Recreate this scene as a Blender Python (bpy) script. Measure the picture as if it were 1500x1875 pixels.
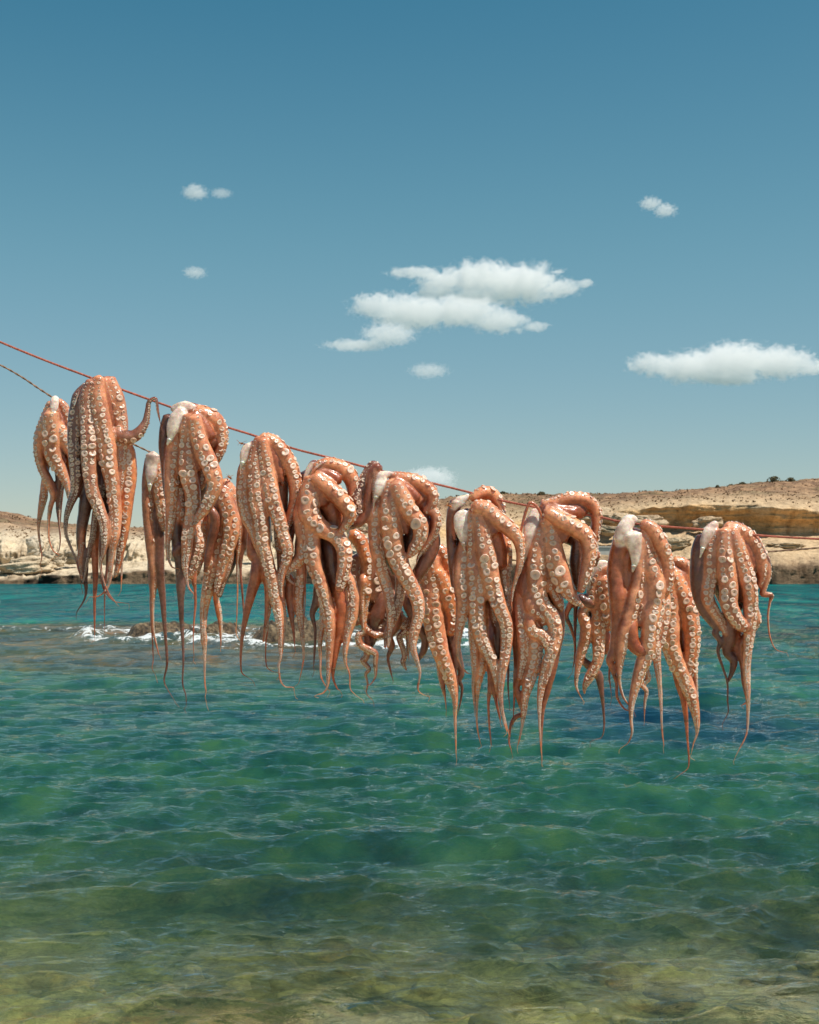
import bpy, bmesh, math, random
import numpy as np
from mathutils import Vector, Matrix

for o in list(bpy.data.objects):
    bpy.data.objects.remove(o)
random.seed(7)
RNG = np.random.default_rng(7)
sc = bpy.context.scene
COL = sc.collection
R = math.radians

# ------------------------------------------------------------------ camera
EYE = 2.2
FPX = 50.0 / 36.0 * 1875.0
PITCH = R(2.37)
HZ = 937.5 + FPX * math.tan(PITCH)
cam_d = bpy.data.cameras.new('camera')
cam_d.sensor_fit = 'VERTICAL'
cam_d.sensor_height = 36.0
cam_d.lens = 50.0
cam_d.clip_start = 0.05
cam_d.clip_end = 30000.0
cam = bpy.data.objects.new('camera', cam_d)
COL.objects.link(cam)
cam.location = (0, 0, EYE)
cam.rotation_euler = (R(90) + PITCH, 0, 0)
sc.camera = cam
cam_d.dof.use_dof = True
cam_d.dof.focus_distance = 3.8
cam_d.dof.aperture_fstop = 22.0
sc.render.resolution_x = 819
sc.render.resolution_y = 1024

# ------------------------------------------------------------------ sun, sky, exposure
SUN_DIR = Vector((0.42, -0.20, 0.89)).normalized()
SUN_EL = math.asin(SUN_DIR.z)
SUN_AZ = math.atan2(SUN_DIR.x, SUN_DIR.y)
world = bpy.data.worlds.new('World')
sc.world = world
world.use_nodes = True
wt = world.node_tree
wt.nodes.clear()
sky = wt.nodes.new('ShaderNodeTexSky')
sky.sky_type = 'NISHITA'
sky.sun_disc = False
sky.sun_elevation = SUN_EL
sky.sun_rotation = SUN_AZ
sky.altitude = 0
sky.air_density = 1.0
sky.dust_density = 0.15
sky.ozone_density = 2.2
sep = wt.nodes.new('ShaderNodeSeparateColor')
comb = wt.nodes.new('ShaderNodeCombineColor')
wt.links.new(sky.outputs[0], sep.inputs[0])


def wmath(op, a, b):
    nd = wt.nodes.new('ShaderNodeMath')
    nd.operation = op
    if op == 'SMOOTH_MIN': nd.inputs[2].default_value = 0.06
    for i, v in enumerate((a, b)):
        if isinstance(v, (int, float)): nd.inputs[i].default_value = v
        else: wt.links.new(v, nd.inputs[i])
    return nd.outputs[0]


# a deeper, more polarised blue than the bare model sky
for ch, (sc_, ic_, sl_, ic2, sl2) in enumerate(((0.92, -0.125, 1.70, -0.020, 1.06), (1.0, -0.084, 1.50, 0.122, 0.76), (0.80, -0.064, 1.45, 0.132, 0.90))):
    v = wmath('MULTIPLY', sep.outputs[ch], sc_ * 0.085)
    w_ = wmath('SMOOTH_MIN', wmath('ADD', wmath('MULTIPLY', v, sl_), ic_), wmath('ADD', wmath('MULTIPLY', v, sl2), ic2))
    w_ = wmath('MAXIMUM', w_, 0.01)
    wt.links.new(wmath('MULTIPLY', w_, 10.0), comb.inputs[ch])
bg = wt.nodes.new('ShaderNodeBackground')
bg.inputs['Strength'].default_value = 0.089
wo = wt.nodes.new('ShaderNodeOutputWorld')
wt.links.new(comb.outputs[0], bg.inputs['Color'])
wt.links.new(bg.outputs[0], wo.inputs['Surface'])

sun_l = bpy.data.lights.new('sun', 'SUN')
sun_l.energy = 5.0
sun_l.angle = R(0.6)
sun_l.color = (1.0, 0.94, 0.85)
sun = bpy.data.objects.new('sun', sun_l)
COL.objects.link(sun)
sun.rotation_euler = SUN_DIR.to_track_quat('Z', 'Y').to_euler()

sc.view_settings.view_transform = 'Standard'
sc.view_settings.look = 'None'
sc.view_settings.exposure = 0.17
sc.view_settings.gamma = 1.0
sc.view_settings.use_curve_mapping = False

sc.render.engine = 'CYCLES'
cy = sc.cycles
cy.use_denoising = True
cy.max_bounces = 24
cy.diffuse_bounces = 3
cy.glossy_bounces = 3
cy.transmission_bounces = 6
cy.transparent_max_bounces = 8
cy.volume_bounces = 24
cy.volume_step_rate = 1.0
cy.volume_max_steps = 96
cy.sample_clamp_indirect = 6.0
cy.sample_clamp_direct = 0.0
cy.caustics_reflective = False
cy.caustics_refractive = True


# ------------------------------------------------------------------ helpers
def unproj(px, py, Y):
    dx = (px - 750.0) / FPX
    dz = (937.5 - py) / FPX
    c, s = math.cos(PITCH), math.sin(PITCH)
    yy = c - dz * s
    zz = s + dz * c
    k = Y / yy
    return Vector((dx * k, Y, EYE + zz * k))


def link(name, me, mat=None, parent=None, loc=None):
    o = bpy.data.objects.new(name, me)
    COL.objects.link(o)
    if mat is not None and me is not None:
        if not me.materials:
            me.materials.append(mat)
    if parent is not None:
        o.parent = parent
    if loc is not None:
        o.location = loc
    return o


def tag(o, label=None, cat=None, group=None, kind=None):
    if label: o['label'] = label
    if cat: o['category'] = cat
    if group: o['group'] = group
    if kind: o['kind'] = kind
    return o


def mesh_np(name, V, F, smooth=True):
    """V (n,3), F list of polygons or (m,k) array"""
    me = bpy.data.meshes.new(name)
    V = np.asarray(V, dtype=np.float32)
    if isinstance(F, np.ndarray):
        m, k = F.shape
        me.vertices.add(len(V))
        me.vertices.foreach_set('co', V.ravel())
        me.loops.add(m * k)
        me.loops.foreach_set('vertex_index', F.astype(np.int32).ravel())
        me.polygons.add(m)
        me.polygons.foreach_set('loop_start', np.arange(0, m * k, k, dtype=np.int32))
        me.polygons.foreach_set('loop_total', np.full(m, k, dtype=np.int32))
        me.update(calc_edges=True)
        me.validate()
    else:
        me.from_pydata(V.tolist(), [], F)
        me.update()
    if smooth:
        me.polygons.foreach_set('use_smooth', np.ones(len(me.polygons), dtype=bool))
    return me


def set_attr(me, name, arr, kind='FLOAT'):
    a = me.attributes.new(name, 'FLOAT_COLOR' if kind == 'COLOR' else 'FLOAT', 'POINT')
    if kind == 'COLOR':
        c = np.ones((len(arr), 4), dtype=np.float32)
        c[:, :3] = arr
        a.data.foreach_set('color', c.ravel())
    else:
        a.data.foreach_set('value', np.asarray(arr, dtype=np.float32).ravel())


def _h(ix, iy, iz, s):
    n = (ix.astype(np.int64) * 374761393 + iy.astype(np.int64) * 668265263 + iz.astype(np.int64) * 2147483647 + s * 1274126177) & 0xFFFFFFFF
    n = ((n ^ (n >> 13)) * 1274126177) & 0xFFFFFFFF
    n = n ^ (n >> 16)
    return (n & 0xFFFFFF).astype(np.float64) / float(0xFFFFFF)


def vnoise(x, y, z=None, seed=0):
    x = np.asarray(x, float); y = np.asarray(y, float)
    z = np.zeros_like(x) if z is None else np.asarray(z, float)
    x0 = np.floor(x); y0 = np.floor(y); z0 = np.floor(z)
    fx = x - x0; fy = y - y0; fz = z - z0
    fx = fx * fx * fx * (fx * (fx * 6 - 15) + 10)
    fy = fy * fy * fy * (fy * (fy * 6 - 15) + 10)
    fz = fz * fz * fz * (fz * (fz * 6 - 15) + 10)
    r = 0
    for i in (0, 1):
        wx = fx if i else 1 - fx
        for j in (0, 1):
            wy = fy if j else 1 - fy
            for k in (0, 1):
                wz = fz if k else 1 - fz
                r = r + wx * wy * wz * _h(x0 + i, y0 + j, z0 + k, seed)
    return r * 2 - 1


def fbm(x, y, z=None, oct=4, seed=0, gain=0.5, lac=2.03):
    a, t, n = 1.0, 0.0, 0.0
    x = np.asarray(x, float); y = np.asarray(y, float)
    z = None if z is None else np.asarray(z, float)
    for i in range(oct):
        t = t + a * vnoise(x, y, z, seed + i * 17)
        n += a
        a *= gain
        x = x * lac + 3.1; y = y * lac + 1.7
        if z is not None: z = z * lac + 2.3
    return t / n


def smooth(a, b, x):
    t = np.clip((x - a) / (b - a), 0, 1)
    return t * t * (3 - 2 * t)


class NT:
    """tiny node helper"""
    def __init__(self, name):
        self.m = bpy.data.materials.new(name)
        self.m.use_nodes = True
        self.t = self.m.node_tree
        self.t.nodes.clear()
        self.out = self.t.nodes.new('ShaderNodeOutputMaterial')

    def n(self, typ, **kw):
        nd = self.t.nodes.new('ShaderNode' + typ)
        for k, v in kw.items():
            if k.startswith('i_'):
                key = k[2:].replace('_', ' ')
                s = nd.inputs[key]
                if isinstance(v, bpy.types.NodeSocket): self.t.links.new(v, s)
                else: s.default_value = v
            else:
                setattr(nd, k, v)
        return nd

    def l(self, a, b):
        self.t.links.new(a, b)

    def math(self, op, a, b=0.0, c=None, clamp=False):
        nd = self.t.nodes.new('ShaderNodeMath')
        nd.operation = op
        nd.use_clamp = clamp
        for i, v in enumerate((a, b, c)):
            if v is None: continue
            if isinstance(v, (int, float)): nd.inputs[i].default_value = v
            else: self.t.links.new(v, nd.inputs[i])
        return nd.outputs[0]

    def mix(self, f, a, b, blend='MIX'):
        nd = self.t.nodes.new('ShaderNodeMix')
        nd.data_type = 'RGBA'
        nd.blend_type = blend
        for i, v in ((0, f), (6, a), (7, b)):
            if isinstance(v, (int, float)): nd.inputs[i].default_value = v
            elif isinstance(v, tuple): nd.inputs[i].default_value = v if len(v) == 4 else v + (1,)
            else: self.t.links.new(v, nd.inputs[i])
        return nd.outputs[2]

    def ramp(self, f, stops):
        nd = self.t.nodes.new('ShaderNodeValToRGB')
        cr = nd.color_ramp
        while len(cr.elements) < len(stops): cr.elements.new(0.5)
        for e, (p, c) in zip(cr.elements, stops):
            e.position = p
            e.color = c if len(c) == 4 else tuple(c) + (1,)
        self.t.links.new(f, nd.inputs[0])
        return nd.outputs[0]

    def attr(self, name, out='Fac'):
        nd = self.t.nodes.new('ShaderNodeAttribute')
        nd.attribute_name = name
        return nd.outputs[out]

    def noise(self, scale, detail=4, rough=0.55, vec=None, out=0, dist=0.0):
        nd = self.t.nodes.new('ShaderNodeTexNoise')
        nd.inputs['Scale'].default_value = scale
        nd.inputs['Detail'].default_value = detail
        nd.inputs['Roughness'].default_value = rough
        nd.inputs['Distortion'].default_value = dist
        if vec is not None: self.t.links.new(vec, nd.inputs['Vector'])
        return nd.outputs[out]

    def pos(self):
        return self.n('NewGeometry').outputs['Position']

    def scaled(self, vec, s):
        nd = self.t.nodes.new('ShaderNodeVectorMath')
        nd.operation = 'MULTIPLY'
        self.t.links.new(vec, nd.inputs[0])
        nd.inputs[1].default_value = s
        return nd.outputs[0]

    def bump(self, h, strength=0.3, dist=0.01, normal=None):
        nd = self.t.nodes.new('ShaderNodeBump')
        nd.inputs['Strength'].default_value = strength
        nd.inputs['Distance'].default_value = dist
        self.t.links.new(h, nd.inputs['Height'])
        if normal is not None: self.t.links.new(normal, nd.inputs['Normal'])
        return nd.outputs[0]
# ------------------------------------------------------------------ materials
def skin_material():
    t = NT('octopus_skin')
    p = t.pos()
    col = t.attr('col', 'Color')
    n1 = t.noise(95, 4, 0.6, p)
    n2 = t.noise(22, 3, 0.6, p)
    f1 = t.ramp(n1, [(0.30, (0.62, 0.55, 0.52)), (0.60, (1.12, 1.1, 1.1))])
    c = t.mix(0.75, col, f1, 'MULTIPLY')
    f2 = t.ramp(n2, [(0.33, (0.62, 0.50, 0.50)), (0.52, (1.0, 1.0, 1.0)), (0.68, (1.18, 1.28, 1.35))])
    c = t.mix(0.8, c, f2, 'MULTIPLY')
    n3 = t.noise(9, 5, 0.65, p, dist=0.6)
    mv = t.ramp(n3, [(0.50, (0, 0, 0)), (0.66, (1, 1, 1))])
    c = t.mix(t.math('MULTIPLY', mv, 0.30), c, (0.36, 0.19, 0.15))
    vo = t.n('TexVoronoi', feature='DISTANCE_TO_EDGE')
    vo.inputs['Scale'].default_value = 330
    t.l(p, vo.inputs['Vector'])
    w = t.math('MINIMUM', vo.outputs['Distance'], 0.12)
    wr = t.noise(1, 5, 0.65, t.scaled(p, (60, 60, 210)))
    h = t.math('ADD', t.math('MULTIPLY', w, 2.0), t.math('MULTIPLY', wr, 1.3))
    h = t.math('ADD', h, t.math('MULTIPLY', n1, 0.7))
    b = t.bump(h, 0.55, 0.0012)
    bs = t.n('BsdfPrincipled', i_Roughness=0.34)
    t.l(c, bs.inputs['Base Color'])
    t.l(b, bs.inputs['Normal'])
    ro = t.math('ADD', t.math('MULTIPLY', n2, 0.42), 0.04)
    t.l(ro, bs.inputs['Roughness'])
    bs.inputs['IOR'].default_value = 1.42
    bs.inputs['Subsurface Weight'].default_value = 0.55
    bs.inputs['Subsurface Radius'].default_value = (1.0, 0.30, 0.12)
    bs.inputs['Subsurface Scale'].default_value = 0.018
    bs.inputs['Coat Weight'].default_value = 0.6
    bs.inputs['Coat Roughness'].default_value = 0.12
    t.l(bs.outputs[0], t.out.inputs['Surface'])
    return t.m


def sucker_material():
    t = NT('sucker_flesh')
    p = t.pos()
    col = t.attr('col', 'Color')
    oi = t.n('ObjectInfo')
    f = t.ramp(oi.outputs['Random'], [(0.0, (0.72, 0.60, 0.52)), (0.5, (1, 1, 1)), (1.0, (1.1, 1.02, 0.98))])
    c = t.mix(0.6, col, f, 'MULTIPLY')
    n = t.noise(420, 3, 0.6, p)
    b = t.bump(n, 0.35, 0.0006)
    bs = t.n('BsdfPrincipled', i_Roughness=0.36)
    t.l(c, bs.inputs['Base Color'])
    t.l(b, bs.inputs['Normal'])
    bs.inputs['Subsurface Weight'].default_value = 0.5
    bs.inputs['Subsurface Radius'].default_value = (1.0, 0.5, 0.3)
    bs.inputs['Subsurface Scale'].default_value = 0.006
    bs.inputs['Coat Weight'].default_value = 0.2
    bs.inputs['Coat Roughness'].default_value = 0.15
    t.l(bs.outputs[0], t.out.inputs['Surface'])
    return t.m


def flap_material():
    t = NT('pale_membrane')
    p = t.pos()
    n = t.noise(28, 5, 0.6, p)
    c = t.ramp(n, [(0.33, (0.60, 0.33, 0.22)), (0.50, (0.74, 0.60, 0.50)), (0.65, (0.82, 0.74, 0.68))])
    n2 = t.noise(160, 4, 0.6, p)
    b = t.bump(t.math('ADD', n2, t.math('MULTIPLY', n, 1.5)), 0.5, 0.0025)
    bs = t.n('BsdfPrincipled', i_Roughness=0.3)
    t.l(c, bs.inputs['Base Color'])
    t.l(b, bs.inputs['Normal'])
    bs.inputs['Subsurface Weight'].default_value = 0.6
    bs.inputs['Subsurface Radius'].default_value = (1.0, 0.55, 0.35)
    bs.inputs['Subsurface Scale'].default_value = 0.012
    bs.inputs['Coat Weight'].default_value = 0.3
    t.l(bs.outputs[0], t.out.inputs['Surface'])
    return t.m


def simple(name, c, rough=0.7, var=0.25, scale=8, bump=0.3, bd=0.01, metallic=0, detail=6):
    t = NT(name)
    p = t.pos()
    n = t.noise(scale, detail, 0.6, p)
    lo = tuple(x * (1 - var) for x in c)
    hi = tuple(min(1, x * (1 + var)) for x in c)
    cc = t.ramp(n, [(0.3, lo), (0.7, hi)])
    bs = t.n('BsdfPrincipled', i_Roughness=rough)
    bs.inputs['Metallic'].default_value = metallic
    t.l(cc, bs.inputs['Base Color'])
    t.l(t.bump(n, bump, bd), bs.inputs['Normal'])
    t.l(bs.outputs[0], t.out.inputs['Surface'])
    return t.m


M_SKIN = skin_material()
M_SUCK = sucker_material()
M_FLAP = flap_material()
M_REDROPE = simple('red_rope', (0.42, 0.12, 0.075), 0.75, 0.45, 90, 0.5, 0.001)
M_BROWNROPE = simple('brown_rope', (0.24, 0.14, 0.085), 0.8, 0.5, 120, 0.5, 0.001)
M_WASP = simple('wasp_amber', (0.42, 0.13, 0.02), 0.35, 0.6, 500, 0.1, 0.001)
M_WING = simple('wasp_wing', (0.30, 0.16, 0.07), 0.4, 0.3, 300, 0.1, 0.001)
M_CONC = simple('pale_concrete', (0.52, 0.52, 0.47), 0.85, 0.12, 1.3, 0.4, 0.03)


def terrain_material():
    t = NT('coastal_rock')
    p = t.pos()
    col = t.attr('col', 'Color')
    n = t.noise(1.1, 9, 0.68, p)
    n2 = t.noise(1, 6, 0.65, t.scaled(p, (0.35, 0.35, 1.9)))
    f = t.ramp(n, [(0.30, (0.55, 0.50, 0.46)), (0.5, (1.0, 1.0, 1.0)), (0.75, (1.18, 1.16, 1.12))])
    c = t.mix(0.8, col, f, 'MULTIPLY')
    f2 = t.ramp(n2, [(0.36, (0.68, 0.63, 0.58)), (0.5, (1.0, 1.0, 1.0))])
    c = t.mix(0.6, c, f2, 'MULTIPLY')
    n3 = t.noise(1, 5, 0.7, t.scaled(p, (0.55, 0.22, 0.10)))
    c = t.mix(0.7, c, t.ramp(n3, [(0.36, (0.62, 0.56, 0.50)), (0.50, (1, 1, 1)), (0.64, (1.12, 1.1, 1.06))]), 'MULTIPLY')
    h = t.math('ADD', n, t.math('MULTIPLY', n2, 0.6))
    h = t.math('ADD', h, t.math('MULTIPLY', n3, 0.7))
    bs = t.n('BsdfPrincipled', i_Roughness=0.9)
    bs.inputs['Specular IOR Level'].default_value = 0.2
    t.l(c, bs.inputs['Base Color'])
    t.l(t.bump(h, 0.9, 0.55), bs.inputs['Normal'])
    t.l(bs.outputs[0], t.out.inputs['Surface'])
    return t.m


def reef_material():
    t = NT('reef_rock')
    p = t.pos()
    n = t.noise(2.6, 8, 0.7, p)
    n2 = t.noise(9, 5, 0.7, p)
    c = t.ramp(n, [(0.38, (0.035, 0.024, 0.014)), (0.50, (0.17, 0.115, 0.062)), (0.62, (0.36, 0.27, 0.165))])
    f = t.ramp(n2, [(0.35, (0.35, 0.33, 0.3)), (0.6, (1.25, 1.2, 1.1))])
    c = t.mix(0.8, c, f, 'MULTIPLY')
    bs = t.n('BsdfPrincipled', i_Roughness=0.55)
    t.l(c, bs.inputs['Base Color'])
    t.l(t.bump(t.math('ADD', n, t.math('MULTIPLY', n2, 0.5)), 1.0, 0.25), bs.inputs['Normal'])
    t.l(bs.outputs[0], t.out.inputs['Surface'])
    return t.m


def water_material():
    t = NT('sea_water')
    p = t.pos()
    body = t.attr('body', 'Color')
    clar = t.attr('clar')
    foam = t.attr('foam')
    # ripples: real relief too small for the mesh
    r1 = t.noise(1, 5, 0.6, t.scaled(p, (3.2, 5.2, 1)), dist=0.6)
    r2 = t.noise(1, 4, 0.6, t.scaled(p, (14, 22, 1)), dist=0.8)
    v4 = t.noise(1, 4, 0.6, t.scaled(p, (0.5, 0.30, 1)))
    r3 = t.noise(1, 4, 0.6, t.scaled(p, (0.75, 1.5, 1)), dist=0.3)
    h = t.math('ADD', t.math('MULTIPLY', r1, 0.028), t.math('MULTIPLY', r2, 0.0095))
    h = t.math('ADD', h, t.math('MULTIPLY', r3, 0.055))
    h = t.math('ADD', h, t.math('MULTIPLY', v4, 0.05))
    h = t.math('MULTIPLY', h, t.attr('rip'))
    fn = t.noise(1, 7, 0.72, t.scaled(p, (1.6, 0.8, 1.6)), dist=1.2)
    fn2 = t.noise(1, 5, 0.7, t.scaled(p, (7, 3.5, 7)), dist=0.8)
    fm = t.math('ADD', foam, t.math('MULTIPLY', t.math('SUBTRACT', fn, 0.5), 3.2))
    fm = t.math('ADD', fm, t.math('MULTIPLY', t.math('SUBTRACT', fn2, 0.5), 1.5))
    fm = t.math('MULTIPLY', fm, t.math('GREATER_THAN', foam, 0.02))
    fm = t.ramp(fm, [(0.84, (0, 0, 0)), (1.40, (0.78, 0.78, 0.78))])
    nb = t.bump(h, 1.0, 1.0)
    # scattering body of the water
    up = t.n('CombineXYZ')
    up.inputs[2].default_value = 1.0
    var = t.noise(1, 6, 0.62, t.scaled(p, (1.5, 0.75, 1)))
    f = t.ramp(var, [(0.36, (0.40, 0.50, 0.72)), (0.50, (1.0, 1.0, 1.0)), (0.64, (2.4, 1.45, 0.95))])
    bc = t.mix(0.8, body, f, 'MULTIPLY')
    v2 = t.noise(1, 5, 0.65, t.scaled(p, (0.26, 0.060, 1)))  # wave streaks, their light and dark painted into the body colour
    bc = t.mix(0.8, bc, t.ramp(v2, [(0.36, (0.50, 0.58, 0.66)), (0.52, (1, 1, 1)), (0.66, (1.4, 1.3, 1.2))]), 'MULTIPLY')
    v5 = t.noise(1, 4, 0.6, t.scaled(p, (0.30, 0.030, 1)))  # longer streaks for distant wavelets, light and dark put into the colour
    bc = t.mix(t.math('MULTIPLY', t.math('SUBTRACT', t.attr('rip'), 1.0), 0.30, clamp=True), bc, t.mix(1.0, bc, t.ramp(v5, [(0.38, (0.35, 0.55, 0.62)), (0.52, (1, 1, 1)), (0.66, (1.5, 1.25, 1.15))]), 'MULTIPLY'))
    dif = t.n('BsdfDiffuse')
    t.l(bc, dif.inputs['Color'])
    t.l(up.outputs[0], dif.inputs['Normal'])
    tr = t.n('BsdfTransparent')
    rf = t.n('BsdfRefraction', i_IOR=1.33, i_Roughness=0.0)
    t.l(nb, rf.inputs['Normal'])
    tint = (0.97, 0.99, 0.90, 1)
    tr.inputs['Color'].default_value = tint
    rf.inputs['Color'].default_value = tint
    mx = t.n('MixShader')
    mx.inputs[0].default_value = 0.38
    t.l(tr.outputs[0], mx.inputs[1]); t.l(rf.outputs[0], mx.inputs[2])
    m2 = t.n('MixShader')
    t.l(clar, m2.inputs[0])
    t.l(dif.outputs[0], m2.inputs[1]); t.l(mx.outputs[0], m2.inputs[2])
    fr = t.n('Fresnel')
    fr.inputs['IOR'].default_value = 1.34
    t.l(nb, fr.inputs['Normal'])
    gl = t.n('BsdfGlossy')
    gl.inputs['Roughness'].default_value = 0.02
    t.l(nb, gl.inputs['Normal'])
    m3 = t.n('MixShader')
    t.l(fr.outputs[0], m3.inputs[0])
    t.l(m2.outputs[0], m3.inputs[1]); t.l(gl.outputs[0], m3.inputs[2])
    fd = t.n('BsdfDiffuse')
    fd.inputs['Color'].default_value = (0.72, 0.75, 0.74, 1)
    m4 = t.n('MixShader')
    t.l(fm, m4.inputs[0])
    t.l(m3.outputs[0], m4.inputs[1]); t.l(fd.outputs[0], m4.inputs[2])
    t.l(m4.outputs[0], t.out.inputs['Surface'])
    return t.m


def seabed_material():
    t = NT('seabed')
    p = t.pos()
    n = t.noise(1, 7, 0.65, t.scaled(p, (0.8, 0.8, 0.8)), dist=0.4)
    n2 = t.noise(5.5, 6, 0.7, p)
    vo = t.n('TexVoronoi', feature='F1')
    vo.inputs['Scale'].default_value = 3.2
    t.l(p, vo.inputs['Vector'])
    col = t.attr('col', 'Color')
    f = t.ramp(n2, [(0.36, (0.25, 0.27, 0.22)), (0.5, (1.0, 1.0, 0.9)), (0.66, (1.9, 1.8, 1.5))])
    c = t.mix(0.85, col, f, 'MULTIPLY')
    f2 = t.ramp(n, [(0.35, (0.6, 0.62, 0.55)), (0.6, (1.2, 1.2, 1.1))])
    c = t.mix(0.8, c, f2, 'MULTIPLY')
    bs = t.n('BsdfPrincipled', i_Roughness=0.9)
    t.l(c, bs.inputs['Base Color'])
    t.l(t.bump(t.math('ADD', n2, vo.outputs['Distance']), 0.8, 0.08), bs.inputs['Normal'])
    t.l(bs.outputs[0], t.out.inputs['Surface'])
    return t.m
# ------------------------------------------------------------------ octopus poses
# every arm: view, "x y r, ..." along the arm, depth at start/end in cm behind the rope, which way the
# suckers turn (degrees, None = smooth back of the arm), tone (1 dark, 0 salmon, -1 orange)
VIEWS = {'A': (0, 600, 3.75), 'B': (250, 700, 3.75), 'C': (500, 780, 3.75), 'D': (400, 900, 3.75),
         'E': (740, 860, 3.75), 'F': (1020, 900, 3.5367), 'G': (1100, 850, 3.75), 'H': (0, 900, 3.3333), 'P': (0, 0, 1.0)}

OCTS = []


def octo(Y, label, arms, flaps=(), big=()):
    OCTS.append(dict(Y=Y, label=label, arms=arms, flaps=flaps, big=big))


YF, YR = 3.80, 4.12
octo(YR, 'small octopus with a white knob on top, leftmost, hanging from the brown twisted rope', [
    ('A', '400 500 22, 440 545 30, 480 640 30, 510 740 26, 530 880 20', -1, 0, 35, 0),
    ('A', '365 560 30, 345 620 42, 400 690 42, 450 770 42, 490 860 32, 520 960 20', -3, -2, 25, 0),
    ('A', '360 520 38, 320 630 45, 285 730 45, 265 840 32, 290 960 30, 340 1070 30, 365 1150 20, 345 1240 18, 335 1340 11, 337 1450 8, 365 1530 6, 405 1560 4, 375 1580 2', -1, 0, -50, 0),
    ('A', '350 590 50, 360 740 60, 370 880 55, 420 980 38, 460 1080 24, 475 1180 12, 478 1230 4', -3, -2, -12, 0),
    ('A', '330 900 22, 305 1060 22, 300 1160 28, 278 1270 20, 265 1380 12, 275 1480 9, 288 1570 6, 277 1630 3, 287 1665 2', 1, 1, 40, 0),
    ('A', '400 900 30, 410 1080 25, 400 1230 17, 405 1330 11, 415 1450 7, 405 1530 4, 375 1570 2', 2, 1, 90, 1),
    ('A', '430 950 22, 428 1120 14, 420 1240 8, 412 1400 4', 3, 2, None, 1),
    ('A', '460 800 50, 480 960 36, 490 1050 20', 3, 3, None, -1),
], flaps=[('A', '385 478 24, 375 510 28, 370 560 24, 350 620 10', -3.2, -4.3)])

octo(YF - 0.03, 'large dark octopus with one arm curled up and over the red rope', [
    ('A', '600 390 25, 550 480 48, 525 620 50, 515 760 45, 520 900 42, 528 1030 38, 515 1130 30, 480 1220 24, 455 1310 18, 455 1420 15, 500 1540 11, 530 1620 8, 550 1700 5, 556 1750 3', 0, 0, 10, 1),
    ('A', '625 365 30, 597 480 48, 605 620 52, 612 760 52, 612 900 48, 620 1020 44, 640 1140 42, 680 1240 38, 715 1340 32, 722 1440 26, 712 1540 19, 690 1640 11, 735 1800 8, 790 1880 4', -2.6, -3, -5, 0.5),
    ('A', '680 345 38, 670 450 50, 692 580 54, 715 700 56, 735 820 58, 748 940 52, 770 1060 46, 785 1180 42, 795 1300 38, 790 1420 32, 772 1520 24, 760 1640 18, 750 1760 12, 700 1830 7, 645 1850 4', -2.8, -2, 0, 0.1),
    ('A', '740 360 50, 790 470 54, 822 600 48, 832 720 44, 832 840 40, 830 950 34, 822 1080 28, 815 1200 22', 0, 1, 22, 0.2),
    ('A', '850 740 25, 880 860 46, 885 1000 50, 875 1120 48, 862 1240 44, 850 1360 38, 835 1480 30, 820 1580 24, 800 1680 18, 788 1715 9', 2.5, 2, -15, -0.6),
    ('A', '820 740 36, 870 755 48, 915 750 42, 960 715 34, 1000 650 25, 1015 570 20, 1022 515 17, 1048 488 15, 1072 490 14, 1083 560 13, 1092 610 9, 1100 648 3', -0.5, -0.8, -60, 0.8),
    ('A', '600 1050 40, 585 1230 40, 560 1400 32, 560 1500 28, 582 1620 25, 585 1720 19, 592 1800 14, 578 1870 9, 530 1950 4', 2, 2, None, 1),
    ('A', '700 1080 30, 660 1280 26, 640 1420 22, 612 1540 18, 590 1650 14, 570 1760 8', 1, 1, 20, 1),
    ('A', '670 1250 26, 655 1480 25, 655 1640 22, 655 1760 18, 650 1880 14, 650 2040 7, 650 2120 2', 3, 2, None, -0.2),
    ('A', '700 1350 20, 690 1560 14, 703 1755 9, 731 1822 8, 787 1879 5, 855 1890 2', -1, -1, None, 0.6),
    ('A', '745 1350 22, 740 1600 16, 722 1780 9, 718 1950 5, 720 2080 2', 1, 1, None, 0.8),
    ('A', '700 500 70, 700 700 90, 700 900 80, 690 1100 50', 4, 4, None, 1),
    ('A', '560 1480 20, 545 1620 20, 565 1720 12', 1, 1, 30, -0.6),
    ('A', '800 1300 25, 830 1500 20, 836 1640 12, 833 1780 4', 3, 3, 20, -0.4),
], flaps=[('A', '580 385 14, 555 420 12, 530 480 9, 510 540 6', -0.8, -2.2)])

octo(YR, 'octopus with white furry top and long thin arms, on rear rope behind the white-capped one', [
    ('B', '85 520 25, 75 650 32, 78 800 38, 92 950 42, 105 1080 42, 115 1200 36, 120 1320 28, 115 1440 22, 110 1560 16, 115 1700 12, 135 1790 9, 152 1860 4', -0.5, 0, 75, 0.3),
    ('B', '130 510 25, 155 650 42, 172 780 44, 188 900 42, 195 960 30, 190 1020 14', -2, -1, 5, 0),
    ('B', '140 900 36, 150 1050 38, 155 1200 33, 165 1350 27, 180 1480 22, 190 1620 17, 200 1760 14, 210 1930 12, 190 2044 7, 215 2110 4, 258 2179 2', 0, 0, None, 0.9),
    ('B', '95 1280 20, 100 1440 14, 98 1560 9, 115 1880 5, 108 1960 3, 130 2010 1.5', 1, 1, None, 0),
    ('B', '130 560 60, 140 750 70, 140 900 50', 2.5, 2.5, None, 1),
], flaps=[('B', '112 500 48, 105 560 38, 98 640 30, 92 700 18, 90 750 8', -2.4, -3.3)])

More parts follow.
